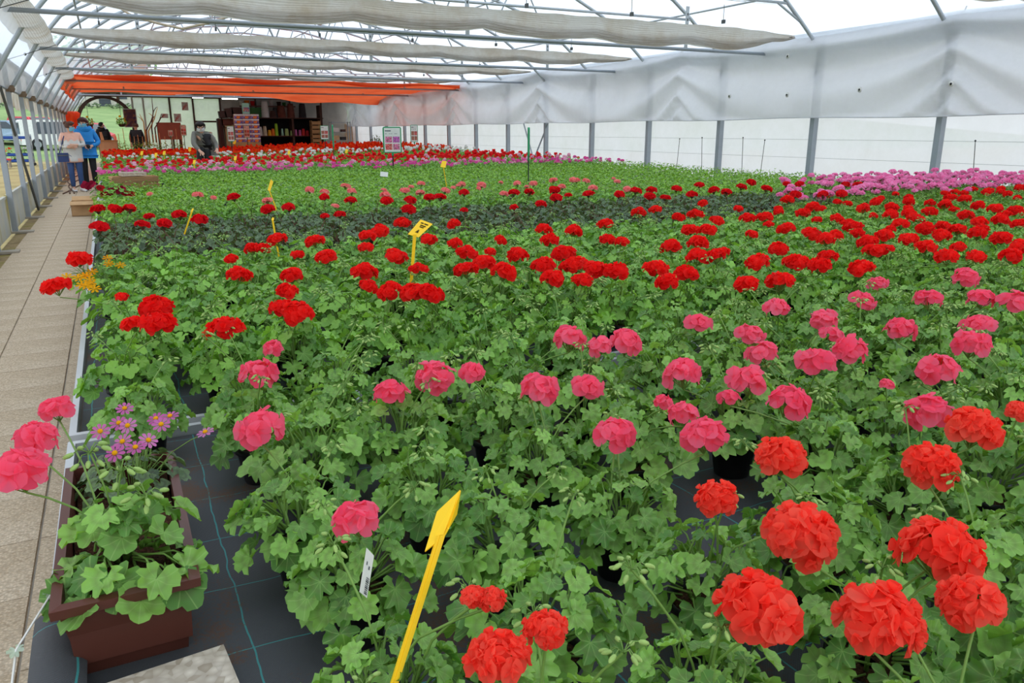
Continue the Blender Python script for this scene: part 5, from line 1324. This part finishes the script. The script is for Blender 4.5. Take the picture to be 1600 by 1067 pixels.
for q in ((407, 8, 198, 212, 'pot_white', 'white cone-shaped pot stack on the middle shelf'), (414.5, 7, 197, 212, 'pot_cream', 'cream pot stack on the middle shelf'), (421.5, 6, 203, 212, 'pot_yellow', 'yellow pot on the middle shelf'), (427, 6, 201, 212, 'pot_orange', 'orange pot on the middle shelf'),
          (432.5, 6, 193, 212, 'pot_lime', 'tall lime green pot stack on the middle shelf'), (441.5, 4, 201, 212, 'pot_mint', 'mint green pot on the middle shelf'), (448.5, 7, 201, 212, 'pot_pale', 'pale green pot stack on the middle shelf'),
          (456.5, 6, 204, 212, 'pot_pale', 'low olive green pot on the middle shelf'), (462.5, 5, 202, 212, 'pot_pink', 'mauve pot on the middle shelf'), (469, 5, 203, 212, 'pot_pink', 'pink pot next to the red one on the middle shelf'), (474.5, 6, 201, 212, 'pot_red', 'bright red pot on the middle shelf'), (480.5, 6, 204, 212, 'pot_dkred', 'dark red pot last on the middle shelf')): shelf_pot(*q, zb=zb_)
for q in ((378, 8, 158, 165, 'pot_white', 'white pot on the top board next to the orange pots'), (386, 9, 157, 165, 'pot_orange', 'orange pot on the top board'), (395, 8, 158, 165, 'pot_red', 'red-orange pot on the top board'), (424, 8, 157, 165, 'pot_white', 'white pot on the top board near the dark pots'), (436, 8, 159, 165, 'pot_dkbrown', 'dark pot on the top board'), (444, 7, 160, 165, 'pot_green', 'green pot on the top board')):
    shelf_pot(*q, Y=41.3, inv=False, nested=False, zb=zt3)
g = G(); a = at_y(391, 184, 41.2); b = at_y(407, 167, 41.2); g.box((0, 0, 0), (b.x-a.x, .3, (b.z-a.z)*.9)); 
for q in range(5): g.box((-.01, -.015, .08*q), (b.x-a.x+.01, .0, .08*q+.02))
tag(obj('green_crate', g, 'pot_green', loc=(a.x, 41.05, zm_)), 'green crate on the shelf top behind the printed boxes', 'crate')
# printed seed boxes in a pile
ca, cb_ = at_y(369, 222, 39.5), at_y(404, 178, 39.5); bw_, bh = (cb_.x-ca.x)/3, (cb_.z-ca.z)/6
pb = []
g = G(); g.box((.01, 0, 0), (bw_-.01, .4, bh-.01)); g.box((.0, -.004, bh*.62), (bw_, .0, bh*.86), 1); g.box((bw_*.3, -.006, bh*.12), (bw_*.75, .0, bh*.5), 2); PBM = g.mesh('printed_box', ['packprint', 'white_plastic', 'pot_orange'], False)
for i in range(6):
    for j in range(3):
        o = link('printed_box', PBM, None, (ca.x + j*bw_, 39.5 + random.uniform(-.02, .02), max(0, ca.z) + i*bh)); tag(o, f'blue and orange printed box, {ORD[i+1]} layer of the pile, {["first", "middle", "last"][j]} from the cartons', 'box', 'printed boxes before the pot shelf')
g = G(); g.box((0, 0, 0), (3*bw_, .4, max(.02, ca.z))); tag(obj('pallet', g, 'woodlight', loc=(ca.x, 39.5, 0)), 'wooden pallet under the pile of printed boxes', 'pallet')
a = at_y(380, 178, 39.7); b = at_y(389, 161, 39.7); g = G(); g.box((0, 0, 0), (b.x-a.x, .25, b.z-a.z)); g.box((.02, -.004, .1), (b.x-a.x-.02, 0, .3), 1); tag(obj('printed_box', g, ['pot_mint', 'packprint'], loc=tuple(a)), 'upright grey-blue box on top of the printed box pile', 'box')
# dark trays and cartons beside
for i, (x0, y0, x1, y1, m_) in enumerate(((343, 174, 353, 185, 'pot_dkbrown'), (352, 170, 364, 184, 'pot_dkbrown'), (362, 168, 378, 184, 'pot_dkbrown'), (346, 186, 372, 196, 'pot_brown'), (352, 196, 366, 216, 'card'), (364, 195, 376, 220, 'card'), (341, 186, 347, 214, 'pot_dkbrown'))):
    a = at_y(x0, y1, 40.6); b = at_y(x1, y0, 40.6); g = G(); W_, H2 = b.x-a.x, b.z-a.z; za = a.z if i < 4 else 0; H2 = b.z - za
    for lo, hi in (((0, 0, 0), (W_, .4, .02)), ((0, 0, 0), (W_, .015, H2)), ((0, .385, 0), (W_, .4, H2)), ((0, 0, 0), (.015, .4, H2)), ((W_-.015, 0, 0), (W_, .4, H2))): g.box(lo, hi)
    g.box((-.015, -.015, H2-.04), (W_+.015, .0, H2))
    o = obj('storage_box', g, m_, loc=(a.x, 40.4, za)); o.rotation_euler = (0, (-.12 if i in (0, 1) else 0), 0)
    tag(o, ['tilted dark planter at the end of the rack', 'dark planter box behind the tilted one', 'wide dark planter box beside the grey-blue box', 'brown tray under the dark planters', 'brown carton under the trays, farther from the printed boxes', 'tall brown carton next to the printed boxes', 'narrow dark board box by the end window'][i], 'box')
g = G(); x0, x1 = at_y(341, 190, 40.6).x, at_y(380, 190, 40.6).x; z_ = at_y(345, 185, 40.6).z
rk = empty('storage_rack', (0, 40.3, 0), 'dark rack carrying planter boxes beside the end window', 'rack')
for z in (z_-.02, z_-.42): g = G(); g.box((x0, 0, z-.03), (x1, .6, z)); obj('rack_board', g, 'wood', rk)
for x in (x0, x1): 
    g = G(); g.box((x-.03, 0, 0), (x+.03, .6, z_)); obj('upright', g, 'wood', rk)
# wooden crates, metal trolley, orange curtain
for i in range(3):
    a = at_y(488, 218, 40.2); b = at_y(501, 188, 40.2); hh = (b.z-.0)/3; g = G(); W_ = b.x-a.x
    for q in range(3): g.box((0, -.0, hh*(.06+.31*q)), (W_, .02, hh*(.06+.31*q)+hh*.24)); g.box((0, .38, hh*(.06+.31*q)), (W_, .40, hh*(.06+.31*q)+hh*.24)); g.box((0, 0, hh*(.06+.31*q)), (.02, .4, hh*(.3+.31*q))); g.box((W_-.02, 0, hh*(.06+.31*q)), (W_, .4, hh*(.3+.31*q)))
    for x in (0, W_-.04): g.box((x, .02, 0), (x+.04, .06, hh*.98)); g.box((x, .34, 0), (x+.04, .38, hh*.98))
    g.box((0, 0, .0), (W_, .4, .02)); tag(obj('wooden_crate', g, 'crate_wood', loc=(a.x, 40.2, hh*i)), 'slatted wooden crate, ' + ['bottom', 'middle', 'top'][i] + ' of the stack beside the pot shelf', 'crate', 'wooden crates beside the shelf')
a = at_y(520, 222, 39.5); b = at_y(547, 190, 39.5); mt = empty('metal_rack', (a.x, 39.5, 0), 'grey metal rack with odds and ends beside the crates', 'rack'); W_ = b.x-a.x
for x in (0, W_): 
    for y in (0, .5): g = G(); g.tube([(x, y, 0), (x, y, b.z)], .025, 6); obj('post', g, 'galv', mt)
for z in (.5, 1.0, 1.4, b.z-.03):
    g = G(); g.box((0, 0, z-.02), (W_, .5, z)); obj('rack_shelf', g, 'galv', mt)
for i, (u, z, ww, hh, m_) in enumerate(((.08, 1.0, .3, .22, 'card'), (.5, 1.0, .25, .16, 'pot_black'), (.1, 1.4, .28, .2, 'pot_white'), (.55, 1.4, .2, .12, 'pot_dkbrown'), (.3, .5, .35, .25, 'card'))):
    g = G(); g.box((0, 0, 0), (ww, .3, hh)); g.box((-.008, -.008, hh-.03), (ww+.008, .0, hh)); tag(obj('small_box', g, m_, loc=(a.x + u*W_, 39.6, z)), 'small box on the grey metal rack, ' + ['brown one on the middle shelf', 'black one on the middle shelf', 'white one on the upper shelf', 'dark one on the upper shelf', 'brown one on the bottom shelf'][i], 'box')
P = np.array([[(x, 41.2 + .05*math.sin(x*22), z) for z in np.linspace(0.4, at_y(563, 194, 41.2).z + .3, 6)] for x in np.linspace(at_y(555, 200, 41.2).x, at_y(573, 200, 41.2).x, 40)])
P[:, :, 0] += (P[:, :, 0] - P[:, :, 0].mean())*(-.12)*((P[:, :, 2]-.4)/1.6)
g = G(); g.grid(P); tag(obj('amber_curtain', g, 'amber_cloth', smooth=True), 'amber orange curtain hanging in folds at the end wall', 'curtain')
pan('wall_board', 540, 194, 618, 226, 41.6, 'beige_panel', 'beige board along the end wall behind the orange curtain', 'board', .03)
bsx = at_y(588, 224, 37.0); bp = empty('potted_shrub', (bsx.x, 37.0, 0), 'small bushy potted shrub before the beige end board', 'plant')
g = G(); g.lathe([(0, 0), (.16, 0), (.2, .3), (.21, .3), (.21, .34), (.0, .32)], 14); obj('pot', g, 'pot', bp, smooth=True)
Lb = layout(341, 90, .42, .75, .05, .09, .45); fol = bake(Lb, LEAF_FAR, 5); fol.put(stems_g(Lb, .3, 2, 3, .006), m=1); obj('foliage', fol, ['leaf_dark', 'stem_dark'], bp, smooth=True)['kind'] = 'stuff'
# parasol folded by the arch, flower baskets
a = at_y(113, 200, 37); b = at_y(113, 176, 37); ps = empty('parasol', (a.x, 37, 0), 'folded bright orange parasol standing by the wall at the archway', 'parasol')
g = G(); zt_ = b.z; R_ = .30
ring = [[(r_*(1+.28*math.cos(t*5))*math.cos(t), r_*(1+.28*math.cos(t*5))*math.sin(t), z) for t in np.linspace(0, 2*PI, 41)] for r_, z in ((.05, zt_-.85), (.16, zt_-.6), (.24, zt_-.25), (.28, zt_-.02), (.2, zt_+.05), (.0, zt_+.02))]
g.grid(np.array(ring)[:, ::-1]); obj('canopy', g, 'parasol_orange', ps, smooth=True); g = G(); g.tube([(0, 0, 0), (0, 0, zt_)], .025, 7); obj('pole', g, 'galv', ps); g = G(); g.lathe([(0, 0), (.22, 0), (.22, .06), (.05, .1), (0, .1)], 14); obj('base', g, 'concrete', ps, smooth=True)
for i, (x, y) in enumerate(((139, 192), (190, 191))):
    c = at_y(x, y, 39); hb = empty('hanging_basket', tuple(c), 'hanging basket of yellow-green foliage, ' + ('behind the blue jacket woman' if i == 0 else 'beside the arch frame'), 'basket', 'hanging baskets at the arch')
    Lh = layout(351+i, 60, .22, .35, .04, .07, -.15); fol = bake(Lh, LEAF_FAR, i); obj('foliage', fol, ['leaf_fresh'], hb, smooth=True)['kind'] = 'stuff'
    g = G(); g.lathe([(0, -.2), (.1, -.19), (.16, -.08), (.17, -.06)], 12); obj('basket', g, 'pot_dkbrown', hb, smooth=True); g = G(); g.tube([(0, 0, 0), (0, 0, 3.0-c.z)], .008, 4); obj('hanger', g, 'wire', hb)
    fl = daisy_mesh('yellowp', 'eye', 8, .05)
    for q in range(7): aa = q*.9; link('flower', fl, hb, (.2*math.cos(aa), .2*math.sin(aa), .05 + .1*(q % 3)), frame_for((math.cos(aa), math.sin(aa), .3), (0, 0, 1)).to_quaternion())

# ------------------------------------------------------------------ outside: trolleys, cars, house, trees
def trolley(x, y, label, seed):
    r = random.Random(seed); z0 = ground_z(x, y)-.05; t = empty('plant_trolley', (x, y, z0), label, 'trolley', 'plant trolleys in the yard')
    for a in (-.55, .55):
        for b in (-.28, .28): 
            g = G(); g.tube([(a, b, .1), (a, b, 1.35)], .018, 6); obj('post', g, 'galv', t); g = G(); g.tube([(a, b-.02, .06), (a, b+.02, .06)], .06, 10); obj('wheel', g, 'tyre', t)
    for z, m_ in ((.16, 'blue_tray'), (.42, 'blue_tray'), (1.15, 'blue_tray')):
        g = G(); g.box((-.55, -.3, z), (.55, .3, z+.02)); g.box((-.55, -.3, z), (.55, -.28, z+.12)); g.box((-.55, .28, z), (.55, .3, z+.12)); g.box((-.55, -.3, z), (-.53, .3, z+.12)); g.box((.53, -.3, z), (.55, .3, z+.12)); obj('tray', g, m_, t)
    return t
trolley(-3.55, 41.0, 'blue shelved plant trolley in the yard outside the side wall', 1); trolley(-5.1, 44.5, 'blue shelved plant trolley parked farther out in the yard', 2)
far_ms = {k: far_plant('leaf_red', 1, 5, 950+i, R=.16, h=.2).mesh('potted_flower', ['leaf_red', 'pot', k]) for i, k in enumerate(('red', 'yellowp', 'orange', 'whitep'))}
fc = {'red': 'red', 'yellowp': 'yellow', 'orange': 'orange', 'whitep': 'white'}
for (x, y, z, k, wh) in ((-3.9, 41, .46, 'orange', 'on the lower shelf of the nearer trolley'), (-3.3, 41, .46, 'whitep', 'on the lower shelf of the nearer trolley'), (-3.7, 41, .2, 'red', 'on the bottom tray of the nearer trolley'),
                     (-5.4, 44.5, .5, 'red', 'on the lower shelf of the farther trolley'), (-4.9, 44.5, .5, 'yellowp', 'on the lower shelf of the farther trolley')):
    o = link('potted_flower', far_ms[k], None, (x, y, z + ground_z(x, y)-.05)); tag(o, f'{fc[k]} flowers in a pot {wh}', 'flowers')
fx = at_z(4, 262, 0)
pl_ = empty('flower_stand', (fx.x-.1, fx.y, 0), 'low red-edged stand of flowers in the yard at the picture edge', 'stand'); pl_['label'] = 'low red-edged flower stand in the yard beyond the side wall'
g = G(); g.box((-.7, -.3, .30), (.45, .3, .36)); obj('stand_top', g, 'car_red', pl_)
for x in (-.6, .35): g = G(); g.box((x, -.25, 0), (x+.06, .25, .3)); obj('leg', g, 'concrete', pl_)
for i, k in enumerate(('red', 'red', 'yellowp', 'red', 'yellowp', 'orange')):
    o = link('potted_flower', far_ms[k], None, (fx.x-.55+.32*(i % 3), fx.y-.12+.28*(i//3), .36)); tag(o, f'pot of {fc[k]} flowers on the low stand, {"front" if i < 3 else "back"} row, {ORD[i % 3+1]} from its outer end', 'flowers')
def car(x, y, rz, L_, W_, H_, paint, label, van=False):
    z0 = ground_z(x, y)-.05; c = empty('car', (x, y, z0), label, 'car', rz=rz); h1 = H_*(.62 if not van else .5)
    prof = [(-L_/2, .28), (-L_/2, h1*.9), (-L_/2+.12, h1), (-L_/2*.98+.25, h1+.04), (-L_*.34, H_*.97), (-L_*.2, H_), (L_*.12, H_*.98), (L_*.29, h1+.03), (L_*.46, h1*.86), (L_/2, h1*.62), (L_/2, .28)]
    if van: prof = [(-L_/2, .3), (-L_/2, H_*.95), (-L_/2+.1, H_), (L_*.18, H_), (L_*.33, h1+.08), (L_*.47, h1*.9), (L_/2, h1*.65), (L_/2, .3)]
    g = G(); n = len(prof)
    def ring(yy, k): return [(a*(1 if b < h1 else k), yy*(1 if b < h1+.02 else .86), b) for a, b in prof]
    A1, B1 = ring(-W_/2, 1), ring(W_/2, 1); V = A1 + B1; Fc = []
    cA = len(V); V += [(0, -W_/2, h1*.6), (0, W_/2, h1*.6)]
    for i in range(n):
        j = (i+1) % n; Fc += [(i, i+n, j), (j, i+n, j+n), (cA, i, j), (cA+1, j+n, i+n)]
    g.add(V, Fc); obj('car_body', g, paint, c)
    for s in (-1, 1):
        g = G(); yy = s*(W_/2*.93+.012); 
        g.quad3([(-L_*.33, yy+.02*s, h1+.06), (L_*.22, yy+.02*s, h1+.06), (L_*.10, s*(W_/2*.86+.015), H_*.93), (-L_*.28, s*(W_/2*.86+.015), H_*.93)], .02); obj('side_window', g, 'car_glass', c)
        for a in (-L_*.31, L_*.31):
            g = G(); g.lathe([(0, -.1), (.32, -.1), (.34, -.06), (.34, .06), (.32, .1), (0, .1)], 16); q = obj('wheel', g, 'tyre', c, smooth=True, loc=(a, s*(W_/2-.08), .33)); q.rotation_euler = (PI/2, 0, 0)
            g = G(); g.lathe([(0, -.115), (.2, -.11), (.2, .11), (0, .115)], 12); obj('hub_cap', g, 'galv', q)
    g = G(); xa_ = L_*(.335 if van else .30); g.quad3([(xa_+.03, -W_*.40, h1+.08), (xa_+.03, W_*.40, h1+.08), (L_*(.19 if van else .13)+.04, W_*.36, H_*.95), (L_*(.19 if van else .13)+.04, -W_*.36, H_*.95)], .02); obj('windscreen', g, 'car_glass', c)
    g = G(); g.quad3([(-L_/2-.012, -W_*.38, h1+.06), (-L_/2-.012, W_*.38, h1+.06), (-L_/2*(1 if van else .78)-.02, W_*.34, H_*.9), (-L_/2*(1 if van else .78)-.02, -W_*.34, H_*.9)], .02); obj('rear_window', g, 'car_glass', c)
    for s in (-1, 1):
        g = G(); g.box((L_/2-.06, s*W_*.38-.16, h1*.62), (L_/2+.015, s*W_*.38+.16, h1*.78)); obj('headlight', g, 'white_plastic', c); g = G(); g.box((-L_/2-.015, s*W_*.42-.08, h1*.6), (-L_/2+.04, s*W_*.42+.08, h1*.9)); obj('tail_light', g, 'car_red', c)
    g = G(); g.box((L_/2-.03, -.35, .36), (L_/2+.03, .35, .5)); obj('grille', g, 'car_glass', c)
    return c
def out_at(x, yb, Y): p = at_y(x, yb, Y); return p.x, Y
x, y = out_at(94, 222, 56); car(x, y, .18, 4.2, 1.85, 1.75, 'car_white', 'white car parked beyond the yard, seen between the wall posts', True)
x, y = out_at(56, 215, 62); car(x, y, -.9, 4.2, 1.75, 1.6, 'car_red', 'red car parked behind the white car')
x, y = out_at(14, 205, 60); car(x, y, -.5, 4.3, 1.8, 1.5, 'car_blue', 'pale blue car parked at the far side of the yard')
x, y = out_at(140, 215, 58); car(x, y, 1.2, 4.2, 1.75, 1.5, 'car_red', 'red car seen through the archway behind the blue jacket woman')
# house above the meadow
hx = at_y(168, 172, 104); hz = ground_z(hx.x, 104)-.05; hs = empty('house', (hx.x, 104, hz), 'white house with a dark garage door above the meadow beyond the arch', 'house')
g = G(); g.box((-5.5, 0, 0), (4.5, 7, 3.3)); obj('wall', g, 'tile_plaster', hs)
g = G(); V = [(-5.9, -.5, 3.2), (4.9, -.5, 3.2), (4.9, 7.5, 3.2), (-5.9, 7.5, 3.2), (-5.9, 3.5, 5.4), (4.9, 3.5, 5.4)]; g.add(V, [(0, 1, 5), (0, 5, 4), (2, 3, 4), (2, 4, 5), (0, 4, 3), (1, 2, 5), (0, 3, 2), (0, 2, 1)]); obj('roof', g, 'roof_tile', hs)
g = G(); g.box((-.75, -.04, 0), (.45, .02, 1.5)); d_ = obj('garage_door', g, 'car_glass', hs); 
g = G(); 
for q in range(4): g.box((-.75, -.05, .3+.3*q), (.45, -.035, .33+.3*q))
obj('door_slat', g, 'tyre', d_)
g = G(); g.box((-.5, -.04, 1.9), (.1, .02, 2.2)); obj('window', g, 'car_glass', hs); g = G(); g.box((1.2, -.04, .8), (2.2, .02, 2.0)); obj('window', g, 'car_glass', hs); g = G(); g.box((-3.6, -.04, .8), (-2.4, .02, 2.0)); obj('window', g, 'car_glass', hs)
def tree(x, y, h_, R_, label, seed, mat='tree_a'):
    r = random.Random(seed); t = empty('tree', (x, y, ground_z(x, y)-.1), label, 'tree', 'trees beyond the meadow')
    g = G(); g.tube([(0, 0, 0), (.05, 0, h_*.5), (0, .1, h_*.75)], [.18, .13, .05], 7); obj('trunk', g, 'wood', t, smooth=True)
    g = G()
    for i in range(26):
        d = Vector((r.gauss(0, 1), r.gauss(0, 1), r.gauss(0, .8))).normalized()*R_*r.uniform(.3, .95); c = Vector((d.x, d.y, h_*.68 + d.z*.9))
        for q in range(26):
            e = Vector((r.gauss(0, 1), r.gauss(0, 1), r.gauss(0, 1))).normalized(); p_ = c + e*R_*.33*r.uniform(.7, 1.05); A_ = T(*p_) @ frame_for(e + Vector((0, 0, .4)), (r.uniform(-1, 1), r.uniform(-1, 1), 0)).to_4x4() @ Matrix.Scale(R_*.10, 4); g.put(LEAF_FAR[q % 3], A_, r=r.random())
    o = obj('crown', g, 'leaf_red', t, smooth=True); o['kind'] = 'stuff'
for i, (x_, Y_, h_, R_, lb) in enumerate(((152, 106, 5.5, 2.2, 'round tree beside the garage of the white house'), (186, 101, 4.8, 1.8, 'small pale tree at the other corner of the white house'), (126, 112, 7, 3.2, 'broad tree farther along behind the meadow'), (205, 112, 8, 3.4, 'tall tree behind the end wall'))):
    p = at_y(x_, 170, Y_); tree(p.x, Y_, h_, R_, lb, 40+i)
g = G(); p = at_y(165, 172, 99)
for i in range(400):
    r = random; xx = p.x - 14 + 28*random.random(); A_ = T(xx, 99 + random.uniform(-.3, .3), ground_z(xx, 99) + random.uniform(-.05, .5)) @ frame_for((random.uniform(-.6, .6), -.5, .7), (random.uniform(-1, 1), 0, 1)).to_4x4() @ Matrix.Scale(.22, 4); g.put(LEAF_FAR[i % 3], A_, r=random.random())
tag(obj('hedge', g, 'leaf_dark', smooth=True), 'low clipped hedge along the top of the meadow', 'hedge', None, 'stuff')
